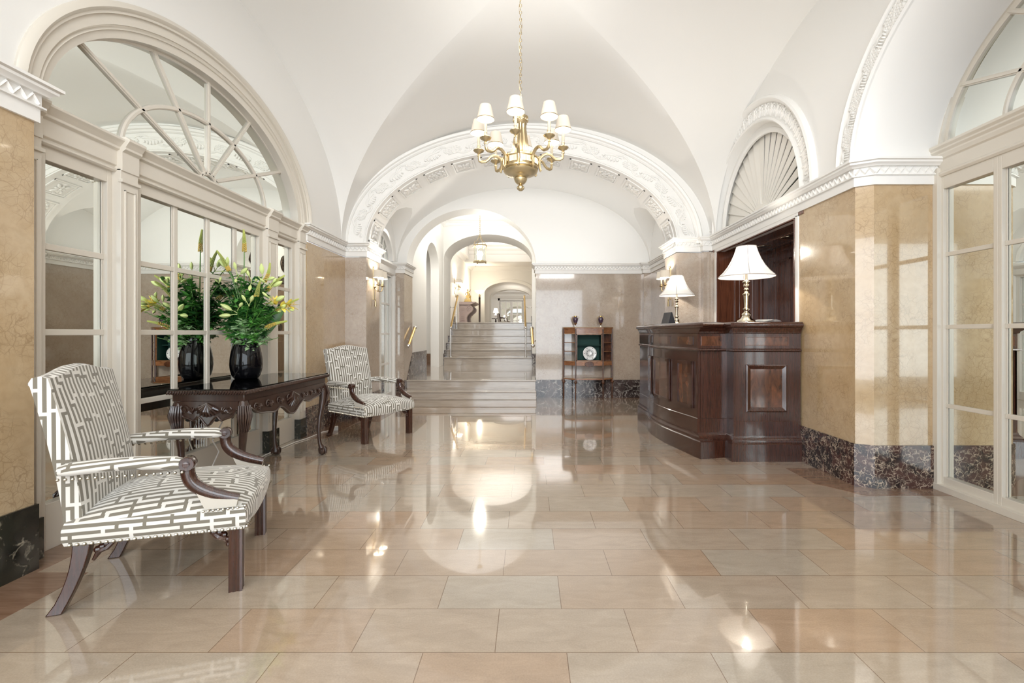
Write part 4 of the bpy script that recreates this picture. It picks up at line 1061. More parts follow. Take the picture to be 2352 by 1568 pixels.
lily(W2L(572, 700, Yv-.18), [(-.3, -.4, .8, .055), (.5, -.4, .7, .065)], 'lily stem with two small buds in the front middle')
lily(W2L(500, 650, Yv-.02), [(-.6, -.2, .6, .06), (.4, -.2, .8, .05), (-.9, 0, .1, .05)], 'lily stem with small buds at the left edge of the bouquet')
lily(W2L(512, 600, Yv+.10), [(.3, .3, .9, .06), (-.5, .4, .5, .05)], 'lily stem with buds behind the left foxtail spike')
lily(W2L(600, 668, Yv+.12), [(.5, .5, .6, .06), (-.2, .6, .7, .06), (.4, .7, -.1, .05)], 'lily stem with buds on the mirror side of the bouquet')
def sprig(tip, label, mat='leafdark', n=46, L=(.04, .065), W=.011, spread=.6):
    t = thing('leafy_sprig', label, 'foliage', (VX, VY, VZ), group='leafy sprigs in the black vase')
    p0 = mouth(); P = stempath(p0, tip, n=12)
    br = MB().tube([tuple(p) for p in P], [.0035-.0001*i for i in range(13)], 5)
    mb = MB(); subs = [P]
    for b in range(4):
        k = rf.randint(5, 10); s = P[k]; e = s+Vector((rf.uniform(-1, 1), rf.uniform(-1, 1), rf.uniform(.0, .9)))*.10
        Q = [s.lerp(e, i/6) for i in range(7)]; br.tube([tuple(p) for p in Q], .002, 5); subs.append(Q)
    br.obj('stem', 'stem', t)
    for i in range(n):
        S_ = subs[i % len(subs)]; q = rf.uniform(.45 if S_ is P else .2, 1); x = q*(len(S_)-1); k = min(len(S_)-2, int(x)); c = S_[k].lerp(S_[k+1], x-k); an = rf.uniform(0, 2*PI)
        leafmesh(mb, c, (math.cos(an), math.sin(an), rf.uniform(-.1, .8)), rf.uniform(*L), W*rf.uniform(.8, 1.2), rf.uniform(.0, .5), rf.uniform(-.6, .6))
    o = mb.obj('leaves', mat, t)
spots = [(500, 690, .0, 'left side', 'leafdark'), (520, 720, -.12, 'lower left front', 'leafdark'), (505, 665, .10, 'left rear', 'leafdark'), (535, 670, -.02, 'left of the middle', 'leafdark'), (560, 690, .08, 'middle rear', 'leafdark'), (595, 700, .02, 'middle', 'leafdark'), (585, 725, -.14, 'lower front', 'leaf'), (620, 720, -.02, 'right side', 'leafdark'), (640, 735, -.04, 'lower right side', 'leafdark'), (545, 655, .10, 'upper rear', 'leafdark'), (610, 670, .07, 'upper right rear', 'leaf'), (520, 700, .14, 'mirror side', 'leafdark'), (560, 720, .16, 'low mirror side', 'leaf'), (600, 700, .14, 'far mirror side', 'leafdark'), (535, 690, -.10, 'front left', 'leaf'), (575, 660, -.02, 'centre', 'leafdark')]
for i, (x, y, dy, w_, mt) in enumerate(spots):
    sprig(W2L(x, y, Yv+dy), 'dark glossy leafy sprig on the %s of the bouquet' % w_ if mt == 'leafdark' else 'fresh green leafy sprig on the %s of the bouquet' % w_, mt, 64, (.045, .08), .0135)
collar = [(520, 765, -.10, 'far left of the vase rim'), (540, 770, -.16, 'left of the vase front'), (565, 755, -.18, 'over the vase front'), (590, 765, -.16, 'right of the vase front'), (612, 755, -.10, 'right of the vase rim'), (640, 775, -.04, 'hanging at the far right'), (505, 745, -.02, 'far left side'), (550, 745, -.14, 'just above the vase'), (600, 745, -.13, 'above the right of the vase'), (580, 740, -.15, 'centre above the vase'), (530, 750, .12, 'mirror side left'), (590, 760, .14, 'mirror side right')]
for i, (x, y, dy, w_) in enumerate(collar):
    sprig(W2L(x, y, Yv+dy), 'pale edged variegated sprig at the collar of the bouquet, %s' % w_, 'leafpale' if i % 3 else 'leaf', 64, (.035, .055), .0135)
for i in range(14):
    a = i*2.4; r = .35+.62*((i*.618) % 1)
    sprig(W2L(578+95*r*math.cos(a), 672+70*r*math.sin(a), Yv+.13*math.sin(i*1.7)), 'leafy green sprig packed in among the others in the body of the bouquet', 'leaf' if i % 2 else 'leafdark', 60, (.045, .08), .0145)
def broad(tip, w, label, L=.36, bend=.25, roll=0):
    t = thing('broad_leaf', label, 'foliage', (VX, VY, VZ), group='broad leaves in the black vase')
    P = stempath(mouth(), tip, n=8); MB().tube([tuple(p) for p in P[:6]], .004, 6).obj('stem', 'stem', t)
    mb = MB(); d = (P[-1]-P[3]); leafmesh(mb, P[3], d, L, w, bend, roll, .22, 12); mb.obj('blade', 'leafbroad', t)
broad(Vector((.17, .10, .50)), .055, 'big broad green leaf rising behind the lilies, seen in the mirror', .42, .06, PI/2)
broad(Vector((.10, .16, .46)), .045, 'second broad leaf standing at the back of the bouquet', .38, .10, 1.2)
broad(W2L(495, 700, Yv-.06), .022, 'long narrow leaf hanging out at the left of the bouquet', .34, .55, .5)
broad(W2L(540, 690, Yv-.02), .018, 'long blue-green strap leaf in the left middle of the bouquet', .30, .0, 1.2)
# ================================================================== reception desk
def desk():
    t = thing('reception_desk', 'dark mahogany reception counter with curved panelled front', 'reception desk', (0, 0, 0))
    # plan path, traversed so that the customer side is on the right of travel
    ser = [(1.505, 4.26), (1.475, 4.42), (1.435, 4.60), (1.395, 4.80), (1.372, 5.0), (1.362, 5.2), (1.372, 5.38), (1.395, 5.52), (1.415, 5.62), (1.42, 5.70)]
    path = [(1.44, 6.10), (1.44, 5.72)]+[(x+.025, y) for x, y in reversed(ser)][1:]+[(1.53, 4.26), (1.795, 4.26), (1.795, 4.12), (2.385, 4.12)]
    # travel: from the far end towards the camera then right: right side of travel = outside? far->near is -Y, right = -X  (outside) ok
    def sw(prof, mat, name, parent=t, pth=path): 
        mb = MB(); path_sweep(mb, pth, prof); return mb.obj(name, mat, parent, bevel=0)
    sw([(.025, 0), (.025, .150), (.018, .158), (.020, .175), (.012, .19), (.004, .205), (.002, .222), (-.02, .222), (-.02, 0)], 'mahogany', 'plinth')
    sw([(0, .222), (0, .345), (-.004, .350), (-.004, .955), (.004, .958), (.014, .966), (.012, .978), (0, .985), (0, 1.115), (.006, 1.12), (.008, 1.135), (.018, 1.15), (.022, 1.165), (-.03, 1.165), (-.03, .222)], 'mahogany', 'body')
    ins = [(2.385, 4.55), (1.98, 4.62), (1.86, 4.85), (1.82, 5.2), (1.84, 5.6), (1.86, 6.10)]
    mb = MB(); outer = []
    P = [Vector(p) for p in path]
    prof = [(-.02, 1.165), (.022, 1.165), (.036, 1.172), (.044, 1.186), (.044, 1.200), (.034, 1.214), (.018, 1.219), (-.02, 1.219)]
    path_sweep(mb, path, prof)
    mb.prism([(x, y) for x, y in path]+ins, 1.166, 1.218, lambda a, b, h: (a, b, h))
    mb.obj('countertop', 'mahogany', t)
    mb = MB(); mb.prism([(2.37, 4.5), (2.0, 4.57), (1.82, 4.8), (1.78, 5.2), (1.80, 5.6), (1.82, 6.08), (1.86, 6.08), (1.84, 5.6), (1.82, 5.2), (1.86, 4.84), (2.0, 4.62), (2.37, 4.55)], .0, 1.166, lambda a, b, h: (a, b, h)); mb.obj('inner_panel', 'panel', t, smooth=False)
    def rp(T, a0, a1, z0, z1, name='raised_panel'):
        mb = MB(); w_ = .032
        for i in range(4):
            pass
        # mitred bolection frame + sunk/flamed field
        def fr(d0, n0, d1, n1):
            o = [(a0+d0, z0+d0), (a1-d0, z0+d0), (a1-d0, z1-d0), (a0+d0, z1-d0)]; i_ = [(a0+d1, z0+d1), (a1-d1, z0+d1), (a1-d1, z1-d1), (a0+d1, z1-d1)]
            vs = [T(a, b, n0) for a, b in o]+[T(a, b, n1) for a, b in i_]; mb.add(vs, [(k, (k+1) % 4, 4+(k+1) % 4, 4+k) for k in range(4)])
        fr(0, 0, 0, .012); fr(0, .012, .010, .016); fr(.010, .016, .040, .004); 
        mb.obj('panel_moulding', 'mahogany', t, smooth=False)
        o = MB().box(a0+.040, a1-.040, z0+.040, z1-.040, -.002, .005, T).obj(name, 'mahogany2', t, smooth=False)
    def flat(T, a0, a1, z0, z1):
        MB().box(a0, a1, z0, z1, -.002, .003, T).obj('frieze_panel', 'mahogany2', t, smooth=False, bevel=.002)
        mb = MB(); w_ = .004
        for b0, b1, c0, c1 in ((a0-w_, a0, z0, z1), (a1, a1+w_, z0, z1), (a0-w_, a1+w_, z0-w_, z0), (a0-w_, a1+w_, z1, z1+w_)): mb.box(b0, b1, c0, c1, 0, .005, T)
        mb.obj('panel_bead', 'panel', t, smooth=False)
    T1 = FB(4.124); T2 = FB(4.264)
    rp(T1, 1.905, 2.262, .43, .845); 
    T1f = FB(4.12); T2f = FB(4.26)
    flat(T1f, 1.90, 2.27, 1.015, 1.085); flat(T2f, 1.565, 1.745, 1.010, 1.090)
    # curved side panels
    sp = [(x+.025, y) for x, y in ser]
    cum = [0]
    for i in range(len(sp)-1): cum.append(cum[-1]+math.dist(sp[i], sp[i+1]))
    def TC(a, b, n):
        k = 0
        while k < len(cum)-2 and cum[k+1] < a: k += 1
        q = (a-cum[k])/(cum[k+1]-cum[k]); p = Vector(sp[k]).lerp(Vector(sp[k+1]), q); d = (Vector(sp[k+1])-Vector(sp[k])).normalized(); return (p.x-d.y*n-.0, p.y+d.x*n, b)
    def cpanel(a0, a1, z0, z1, raisedp):
        n = 10
        def strip(mb, x0, x1, c0, c1, h0, h1):
            for i in range(n): mb.box(x0+(x1-x0)*i/n, x0+(x1-x0)*(i+1)/n, c0, c1, h0, h1, TC)
        mb = MB(); w_ = .028 if raisedp else .005; h = .014 if raisedp else .005
        strip(mb, a0, a1, z0, z0+w_, 0, h); strip(mb, a0, a1, z1-w_, z1, 0, h); mb.box(a0, a0+w_, z0, z1, 0, h, TC).box(a1-w_, a1, z0, z1, 0, h, TC)
        mb.obj('panel_moulding', 'mahogany', t, smooth=False)
        mb = MB(); strip(mb, a0+w_, a1-w_, z0+w_, z1-w_, -.002, .004); mb.obj('raised_panel' if raisedp else 'frieze_panel', 'mahogany2', t, smooth=False)
    for a0, a1 in ((.07, .36), (.50, .95), (1.05, 1.33)):
        cpanel(a0, a1, .43, .86, True); cpanel(a0, a1, 1.01, 1.09, False)
    return t
desk()

# ================================================================== table lamps on the counter
def table_lamp(loc, sc, label, power):
    t = thing('table_lamp', label, 'lamp', loc, 0, 'brass lamps on the reception counter', sc)
    MB().lathe([(0, 0), (.075, 0), (.078, .006), (.076, .014), (.066, .022), (.050, .032), (.038, .048), (.033, .062), (.038, .068), (.036, .078), (.024, .086), (.018, .096), (.020, .108), (.028, .116), (.028, .122), (.018, .128), (.015, .14), (.019, .20), (.022, .236), (.031, .244), (.032, .250), (.020, .258), (.013, .275), (.016, .283), (.024, .290), (.016, .298), (.014, .304), (.024, .318), (.026, .326), (.018, .338), (.020, .344), (.033, .352), (.034, .358), (.016, .368), (.011, .372), (.011, .44), (0, .44)], n=28).obj('base', 'silver', t)
    pr = [(.083, .665), (.086, .655), (.104, .60), (.128, .545), (.160, .49), (.200, .44), (.238, .405), (.240, .40)]
    mb = MB(); n = 48
    rows = []
    for r, z in pr:
        row = []
        for i in range(n):
            a = 2*PI*i/n+.2; k = (i % 8)/8; f = 1-.035*math.sin(PI*k); row.append((r*f*math.cos(a), r*f*math.sin(a), z))
        rows.append(row)
    mb.grid(rows, closev=True); sh = mb.obj('lamp_shade', 'lampshade', t)
    mb = MB()
    for k in range(6): mb.tube([tuple(Vector(r[k*8])*1.002) for r in rows], .0028, 6)
    for r in (rows[0], rows[-1]): mb.tube([r[i % n] for i in range(n+1)], .0035, 6)
    mb.obj('shade_piping', 'seam', sh)
    mb = MB(); mb.ball((0, 0, .52), .028, 12, 8); mb.lathe([(.012, .44), (.015, .46), (.013, .50)], n=12); mb.obj('bulb', 'bulb', t)
    point('lamp_light', (0, 0, .55), power, (1, .93, .83), .035, t)
    return t
table_lamp((2.01, 4.34, 1.219), 1.05, 'brass table lamp with large white bell shade on the near end of the counter', 13)
table_lamp((1.885, 5.98, 1.219), .95, 'smaller looking brass table lamp with bell shade at the far end of the counter', 9)
# things on the counter
t = thing('display_screen', 'grey tilted screen on the far end of the counter, left of the far lamp', 'screen', (1.69, 5.75, 1.219), math.radians(8))
MB().prism([(0, 0), (.16, 0), (.13, .012), (.085, .155), (.07, .155), (.03, .012), (0, .012)], -.1, .1, lambda a, b, h: (a-.06, h, b)).obj('body', 'blackmat', t, bevel=.003)
MB().box(-.10, .0, -.02, .10, 0, .012).obj('keypad', 'blackmat', t)
t = thing('paper_stack', 'fanned pale papers lying behind the near lamp on the counter', 'papers', (2.225, 4.41, 1.2195), .2)
for k in range(4): MB().prism([(-.10, 0), (.0, .004), (.11, 0), (.11, .002), (0, .006), (-.10, .002)], -.07, .07, lambda a, b, h, k=k: (a*math.cos(.2*k)-h*math.sin(.2*k), a*math.sin(.2*k)+h*math.cos(.2*k), b+.006*k+(a+.1)*.05)).obj('sheet', 'paper', t, smooth=False)

# ================================================================== chandelier
def chandelier():
    X, Y = -.062, 3.66
    t = thing('chandelier', 'eight-arm brass chandelier with small pleated shades hanging from the vault', 'chandelier', (X, Y, 0))
    B = lambda pr: [(r, z) for r, z in pr]
    MB().lathe([(.0, 2.225), (.012, 2.228), (.024, 2.238), (.028, 2.25), (.024, 2.262), (.012, 2.272), (.010, 2.276)], n=20, flute=.08, fn=10).obj('finial', 'brass', t)
    MB().lathe([(.010, 2.274), (.028, 2.280), (.040, 2.292), (.048, 2.306), (.052, 2.320), (.046, 2.328), (.058, 2.336), (.066, 2.342), (.074, 2.344), (.098, 2.350), (.120, 2.360), (.130, 2.372), (.134, 2.380), (.128, 2.386), (.138, 2.394), (.138, 2.402), (.130, 2.408)], n=40, flute=.0).obj('bowl', 'brass', t)
    mb = MB().lathe([(.130, 2.406), (.134, 2.412), (.134, 2.468), (.138, 2.474), (.136, 2.484), (.10, 2.490), (.07, 2.496)], n=48)
    for k in range(8):
        a = -PI/2+PI/8+k*PI/4
        for j in range(9):
            b = a+(j-4)*.06; mb.tube([(.1355*math.cos(b), .1355*math.sin(b), 2.420), (.1355*math.cos(b), .1355*math.sin(b), 2.462)], .0025, 5)
        for z in (2.416, 2.466): mb.tube([(.136*math.cos(a+(j-4)*.07), .136*math.sin(a+(j-4)*.07), z) for j in range(9)], .002, 4)
    mb.obj('drum', 'brass', t)
    MB().lathe([(.080, 2.492), (.072, 2.50), (.068, 2.53), (.059, 2.58), (.049, 2.65), (.043, 2.70), (.042, 2.735), (.046, 2.745)], n=48, flute=.07, fn=8).obj('column', 'brass', t)
    mb = MB().lathe([(.043, 2.738), (.050, 2.748), (.048, 2.758), (.054, 2.766), (.054, 2.782), (.060, 2.790), (.060, 2.800), (.034, 2.808), (.018, 2.822), (.010, 2.83), (.006, 2.84)], n=32)
    for k in range(16):
        a = k*PI/8; mb.ball((.055*math.cos(a), .055*math.sin(a), 2.774), .008, 6, 5)
    mb.obj('collar', 'brass', t)
    mb = MB(); 
    for k in range(16): a = 2*PI*k/16; mb.tube([(.018*math.cos(a), 0, 2.858+.018*math.sin(a)), (.018*math.cos(a+.4), 0, 2.858+.018*math.sin(a+.4))], .0035, 6)
    z = 2.885; i = 0
    while z < 3.87:
        L = .030; w_ = .0085; q = []
        for k in range(17):
            a = 2*PI*k/16; q.append((w_*math.cos(a), (L-.012)*(1 if math.sin(a) > 0 else -1)*(abs(math.sin(a))**.5)*.62+.0))
        mb.tube([((x, 0, z+y) if i % 2 else (0, x, z+y)) for x, y in q], .0024, 6); z += .0270; i += 1
    mb.obj('chain', 'brass', t)
    mb = MB(); mb.tube([(.012*math.sin(k*.55), .01*math.cos(k*.4), 2.84+k*.026) for k in range(40)], .0016, 5); mb.obj('cord', 'brass', t)
    MB().lathe([(.0, 3.86), (.03, 3.862), (.06, 3.875), (.075, 3.90), (0, 3.90)], n=24).obj('canopy', 'brass', t)
    for k in range(8):
        a = -PI/2+k*PI/4-.09; ca, sa = math.cos(a), math.sin(a)
        P = lambda r, z, s=0: (r*ca-s*sa, r*sa+s*ca, z)
        mb = MB()
        mb.tube([P(.128, 2.43), P(.142, 2.455), P(.160, 2.482), P(.185, 2.502), P(.212, 2.508), P(.236, 2.498), P(.254, 2.478), P(.275, 2.464), P(.305, 2.462), P(.322, 2.470), P(.328, 2.49), P(.328, 2.520)], [.0125, .0125, .012, .012, .012, .011, .011, .011, .012, .012, .010, .009], 8)
        mb.tube([P(.128, 2.475), P(.146, 2.484), P(.152, 2.470), P(.146, 2.44), P(.150, 2.40), P(.158, 2.382), P(.150, 2.372)], [.010, .012, .010, .012, .010, .010, .006], 8)
        mb.lathe([(.006, -.04), (.012, -.038), (.012, -.028), (.007, -.022), (.016, -.012), (.034, -.003), (.042, .008), (.038, .011), (.016, .006), (.011, .012), (.011, .040), (.013, .044), (.011, .048)], (.330*ca, .330*sa, 2.545), 24, flute=.06, fn=12)
        arm = mb.obj('arm', 'brass', t)
        MB().lathe([(.0112, 2.590), (.0112, 2.700)], (.330*ca, .330*sa, 0), 12).obj('candle_tube', 'candle', arm)
        n = 36; pr = [(.064, 2.686), (.0635, 2.690), (.042, 2.786), (.0415, 2.789)]
        c = (.330*ca, .330*sa, 0)
        sh = MB().lathe(pr, c, 72, caps=False, flute=.012, fn=36).obj('lamp_shade', 'shade', arm)
        MB().lathe([(.0625, 2.687), (.041, 2.788)], c, 36, caps=False).obj('shade_lining', 'shadein', arm)
        mb = MB(); mb.lathe([(.0645, 2.684), (.0660, 2.688), (.0645, 2.692), (.0630, 2.688)], c, 36, caps=False); mb.obj('shade_trim', 'brass', arm)
        point('chandelier_bulb', (c[0], c[1], 2.725), 2.2, (1, .97, .92), .02, t)
    return t
chandelier()

# ================================================================== wall sconces
def sconce(loc, rz, label, power=4.5, group='two-light brass wall sconces with white shades', lights=True):
    """local +y... backplate on the wall at x=0, projecting to +x"""
    t = thing('wall_sconce', label, 'sconce', loc, rz, group)
    mb = MB().box(0, .012, -.016, .016, -.16, .28); mb.lathe([(0, -.012), (.014, -.010), (.018, 0), (.014, .01), (0, .014)], (.012, 0, .285), 14); mb.lathe([(.0, -.02), (.02, -.01), (.024, .0), (.02, .012), (0, .016)], (.02, 0, .02), 16)
    mb.obj('backplate', 'brass', t, bevel=.002)
    mb = MB()
    mb.tube([(.02, 0, .0), (.03, 0, -.05), (.03, .0, -.16)], [.005, .006, .004], 6)
    mb.lathe([(.004, 0), (.010, -.010), (.012, -.03), (.016, -.09), (.004, -.09)], (.03, 0, -.16), 14); mb.ball((.03, 0, -.155), .011, 8, 6)
    mb.obj('tassel', 'brass', t)
    for s in (-1, 1):
        e = (.10, s*.085)
        mb = MB(); mb.tube([(.02, 0, .01), (.045, s*.012, -.025), (.075, s*.045, -.045), (.095, s*.075, -.030), (.10, s*.085, .005), (.10, s*.085, .03)], [.007, .007, .007, .007, .006, .006], 8)
        mb.lathe([(.005, -.01), (.012, -.004), (.030, .004), (.032, .010), (.014, .010), (.012, .03), (.015, .035)], (e[0], e[1], .03), 20)
        arm = mb.obj('arm', 'brass', t)
        MB().lathe([(.0105, .06), (.0105, .145)], (e[0], e[1], 0), 12).obj('candle_tube', 'candle', arm)
        MB().lathe([(.068, .135), (.058, .235)], (e[0], e[1], 0), 32, caps=False).obj('lamp_shade', 'shade', arm)
        MB().lathe([(.0665, .136), (.0565, .234)], (e[0], e[1], 0), 32, caps=False).obj('shade_lining', 'shadein', arm)
        if lights: point('sconce_bulb', (e[0], e[1], .19), power, (1, .92, .80), .02, t)
    return t
sconce((-2.14, 6.48, 1.74), 0, 'brass wall sconce on the left marble pier beside the small french door')
sconce((1.955, 6.48, 1.74), PI, 'brass wall sconce on the right marble pier behind the far counter lamp')
sconce((-2.34, .9, 1.72), 0, 'brass wall sconce on the near left marble wall', 5)
sconce((-3.18, 20.2, 3.05), 0, 'wall sconce with two lit shades on the upper hall wall above the mantel', 20).scale = (2.0, 2.0, 1.6)

# ================================================================== pendant lantern
t = thing('pendant_lantern', 'cylindrical glass lantern hanging on a chain above the landing', 'lantern', (-1.055, 10.2, 0))
zt, zb = 3.03, 2.67
MB().lathe([(.128, zb), (.128, zt)], n=40, caps=False).obj('glass_cylinder', 'pane', t)
mb = MB().lathe([(.124, zb-.01), (.140, zb-.01), (.140, zb+.012), (.124, zb+.012)], n=40); mb.lathe([(.124, zt-.035), (.146, zt-.03), (.142, zt-.012), (.148, zt), (.124, zt+.004)], n=40)
for k in range(4): a = k*PI/2+.5; mb.box(-.006, .006, -.004, .004, zb, zt, lambda x, y, z: (math.cos(a)*.134+x*-math.sin(a)-y*0, math.sin(a)*.134+x*math.cos(a), z)).ball((.14*math.cos(a), .14*math.sin(a), zb-.02), .014, 8, 6)
mb.obj('frame', 'brass', t)
mb = MB()
for k in range(8):
    a = k*PI/4; b = a+PI/4; m_ = (a+b)/2; mb.tube([(.15*math.cos(a), .15*math.sin(a), zt-.01), (.156*math.cos(m_), .156*math.sin(m_), zt-.055), (.15*math.cos(b), .15*math.sin(b), zt-.01)], [.005, .009, .005], 6)
mb.obj('garland', 'brass', t)
mb = MB()
for k in range(4): a = k*PI/2+.5; mb.tube([(.14*math.cos(a), .14*math.sin(a), zt), (.115*math.cos(a), .115*math.sin(a), zt+.07), (.06*math.cos(a), .06*math.sin(a), zt+.10), (.03*math.cos(a), .03*math.sin(a), zt+.18), (.005, .0, zt+.21)], .0055, 6)
mb.obj('hanging_arms', 'brass', t)
mb = MB(); z = zt+.21; i = 0
while z < 3.93:
    q = [(.012*math.cos(2*PI*k/12), .028*math.sin(2*PI*k/12)) for k in range(13)]
    mb.tube([((x, 0, z+y) if i % 2 else (0, x, z+y)) for x, y in q], .004, 5); z += .044; i += 1
mb.obj('chain', 'brass', t)
mb = MB().lathe([(.05, 3.92), (.06, 3.95), (0, 3.95)], n=20); mb.obj('canopy', 'brass', t)
for k in range(4):
    a = k*PI/2; c = (.045*math.cos(a), .045*math.sin(a))
    MB().lathe([(.010, zb+.05), (.010, zb+.14), (.017, zb+.17), (.015, zb+.20), (.003, zb+.235)], (*c, 0), 12).obj('candle_bulb', 'bulb', t)
point('lantern_light', (0, 0, zb+.2), 60, (1, .93, .84), .08, t)

# ================================================================== display cabinet
def cabinet():
    t = thing('display_cabinet', 'small satinwood display cabinet with green lining and thin legs against the marble back wall', 'cabinet', (1.02, 8.16, 0))
    # local: x across, y negative towards viewer
    xo, xi = .415, .230; yf, ys = -.27, -.10       # inner posts stand forward, outer posts back: canted sides
    def plan(o=0): return [(-xo-o, -.0), (-xo-o, ys-o), (-xi-o, yf-o), (xi+o, yf-o), (xo+o, ys-o), (xo+o, 0)]
    L = lambda a, b, h: (a, b, h)
    MB().prism(plan(.012), 1.196, 1.216, L).obj('top', 'satin', t, smooth=False, bevel=.003)
    mb = MB(); 
    pts = [(x, y, 1.222) for x, y in plan(.012)]
    mb.tube(pts, .006, 6); mb.obj('gallery_edge', 'silver', t)
    MB().prism(plan(), 1.108, 1.196, L).obj('frieze', 'satin', t, smooth=False)
    MB().prism(plan(), .575, .652, L).obj('frieze', 'satin', t, smooth=False)
    MB().prism(plan(.006), .335, .356, L).obj('lower_shelf', 'satin', t, smooth=False, bevel=.003)
    mb = MB(); mb.tube([(x, y, .362) for x, y in plan(.004)], .004, 6); mb.tube([(x, y, 1.108) for x, y in plan(.003)], .003, 5); mb.tube([(x, y, .652) for x, y in plan(.003)], .003, 5); mb.obj('gilt_line', 'silver', t)
    MB().lathe([(0, 0), (.060, 0), (.062, .006), (.058, .010), (0, .010)], n=32, T=lambda x, y, z: (x*1.25, yf-z+.0, .60+y*.72)).obj('oval_medallion', 'mahogany2', t)
    for x, y in ((-xo, ys), (-xi, yf), (xi, yf), (xo, ys), (-xo, -.012), (xo, -.012)):
        mb = MB().lathe([(.008, 0), (.011, .02), (.012, .26), (.016, .272), (.030, .290), (.030, .300), (.016, .315), (.012, .335), (.0125, 1.20)], (x, y, 0), 14); mb.obj('leg', 'mahogany2', t)
    cb = MB(); cb.box(-xi+.02, xi-.02, -.02, -.012, .652, 1.108).box(-xi+.02, -xi+.03, yf+.02, -.02, .652, 1.108).box(xi-.03, xi-.02, yf+.02, -.02, .652, 1.108).box(-xi+.03, xi-.03, yf+.02, -.02, .652, .66).box(-xi+.03, xi-.03, -.16, -.02, .912, .922)
    cb.obj('green_lining', 'green', t, smooth=False)
    mb = MB(); e = .012
    for a0, a1, z0, z1 in ((-xi+.015, -xi+.015+e, .655, 1.105), (xi-.015-e, xi-.015, .655, 1.105), (-xi+.015, xi-.015, 1.093, 1.105), (-xi+.015, xi-.015, .655, .664)): mb.box(a0, a1, yf-.004, yf+.008, z0, z1)
    mb.obj('door_frame', 'satin', t, smooth=False)
    for s in (-1, 1):
        for z in (.805, .955):
            MB().prism([(s*(xo-.005), -.01), (s*(xo-.005), ys+.0), (s*(xi+.005), yf+.02), (s*(xi+.005), -.01)], z, z+.010, L).obj('side_shelf', 'satin', t, smooth=False)
    MB().box(xi+.01, xo-.01, -.012, -.004, .652, 1.108).obj('side_back_panel', 'mahogany2', t, smooth=False)
    return t
cabinet()
# plate in the cabinet
t = thing('decorated_plate', 'white plate with dark rosette pattern standing in the green cabinet', 'plate', (1.046, 8.035, .7755+.0)); t.rotation_euler = (PI/2-.16, 0, 0)
MB().lathe([(0, -.004), (.06, -.004), (.075, .004), (.114, .010), (.116, .013), (.112, .014), (.074, .008), (.060, 0), (0, 0)], n=56).obj('dish', 'china', t)
mb = MB()
for k in range(16):
    a = 2*PI*k/16; mb.ball((.050*math.cos(a), .050*math.sin(a), .0005), .0075, 6, 4, (1, 1, .25))
    if k % 2 == 0: mb.tube([(.030*math.cos(a), .030*math.sin(a), .001), (.042*math.cos(a+.12), .042*math.sin(a+.12), .001), (.064*math.cos(a+.05), .064*math.sin(a+.05), .003)], .002, 4)
for k in range(6): a = 2*PI*k/6; mb.ball((.095*math.cos(a), .095*math.sin(a), .0115), .010, 8, 4, (1, .7, .2))
for r, z in ((.036, .001), (.068, .0055), (.107, .0135)): mb.tube([(r*math.cos(2*PI*k/40), r*math.sin(2*PI*k/40), z) for k in range(41)], .0012, 4)
mb.obj('pattern', 'ink', t)
for k, (x, l) in enumerate(((.80, 'left plum urn with gilt mounts on top of the display cabinet'), (1.232, 'right plum urn with gilt mounts on top of the display cabinet'))):
    if k == 0:
        t = thing('urn', l, 'urn', (x, 8.02, 1.2175), group='pair of urns on the display cabinet'); u0 = t
        MB().lathe([(.008, .062), (.022, .072), (.036, .10), (.044, .13), (.044, .150), (.036, .170), (.026, .178)], n=24).obj('body', 'urn', t)
        MB().lathe([(0, 0), (.026, 0), (.026, .008), (.010, .014), (.007, .035), (.010, .048), (.024, .060), (.030, .078), (.022, .082), (.0, .085)], n=20).obj('foot', 'silver', t)
        MB().lathe([(.026, .174), (.020, .180), (.020, .186), (.034, .194), (.034, .198), (0, .198)], n=20).obj('rim', 'gold', t)
        for s in (-1, 1): MB().tube([(s*.030, 0, .182), (s*.048, 0, .184), (s*.056, 0, .165), (s*.046, 0, .140)], .0035, 6).obj('handle', 'gold', t)
    else: dup(u0, (x, 8.02, 1.2175), 0, l)

# ================================================================== handrails
def rail(label, pts, posts, r=.024, brackets=()):
    t = thing('handrail', label, 'handrail', pts[0])
    o = Vector(pts[0]); mb = MB(); mb.tube([tuple(Vector(p)-o) for p in pts], r, 14); mb.obj('bar', 'brassbar', t)
    for p in (pts[0], pts[-1]): MB().ball(tuple(Vector(p)-o), r*1.35, 14, 9).obj('end_knob', 'steel', t)
    for p, zf in posts:
        q = Vector(p)-o; mb = MB(); mb.lathe([(.034, zf-p[2]), (.034, zf-p[2]+.01), (.018, zf-p[2]+.02), (.018, 0)], tuple(q), 14); mb.obj('post', 'steel', t)
    for p, e in brackets:
        mb = MB(); mb.tube([tuple(Vector(p)-o), tuple((Vector(p)+Vector(e))/2-o-Vector((0, 0, .03))), tuple(Vector(e)-o)], .008, 8); mb.ball(tuple(Vector(e)-o), .02, 8, 6); mb.obj('bracket', 'steel', t)
rail('long brass handrail on steel posts along the left of the upper stairs', [(-1.99, 12.02, 1.26), (-2.04, 13.55, 2.20)], [((-1.99, 12.02, 1.26), .506), ((-2.035, 13.35, 2.06), 1.246)], .026, [((-2.02, 13.0, 1.86), (-2.16, 13.0, 1.84))])
rail('long brass handrail on steel posts along the right of the upper stairs', [(-.075, 12.02, 1.26), (-.12, 13.55, 2.20)], [((-.075, 12.02, 1.26), .506), ((-.115, 13.35, 2.06), 1.246)], .026, [((-.09, 13.0, 1.86), (.09, 13.0, 1.84))])
rail('short polished brass wall handrail beside the lower steps, left', [(-2.145+.075, 8.10, .905), (-2.13+.045, 8.62, 1.22)], [], .026, [((-2.08, 8.3, 1.02), (-2.135, 8.3, .99))])
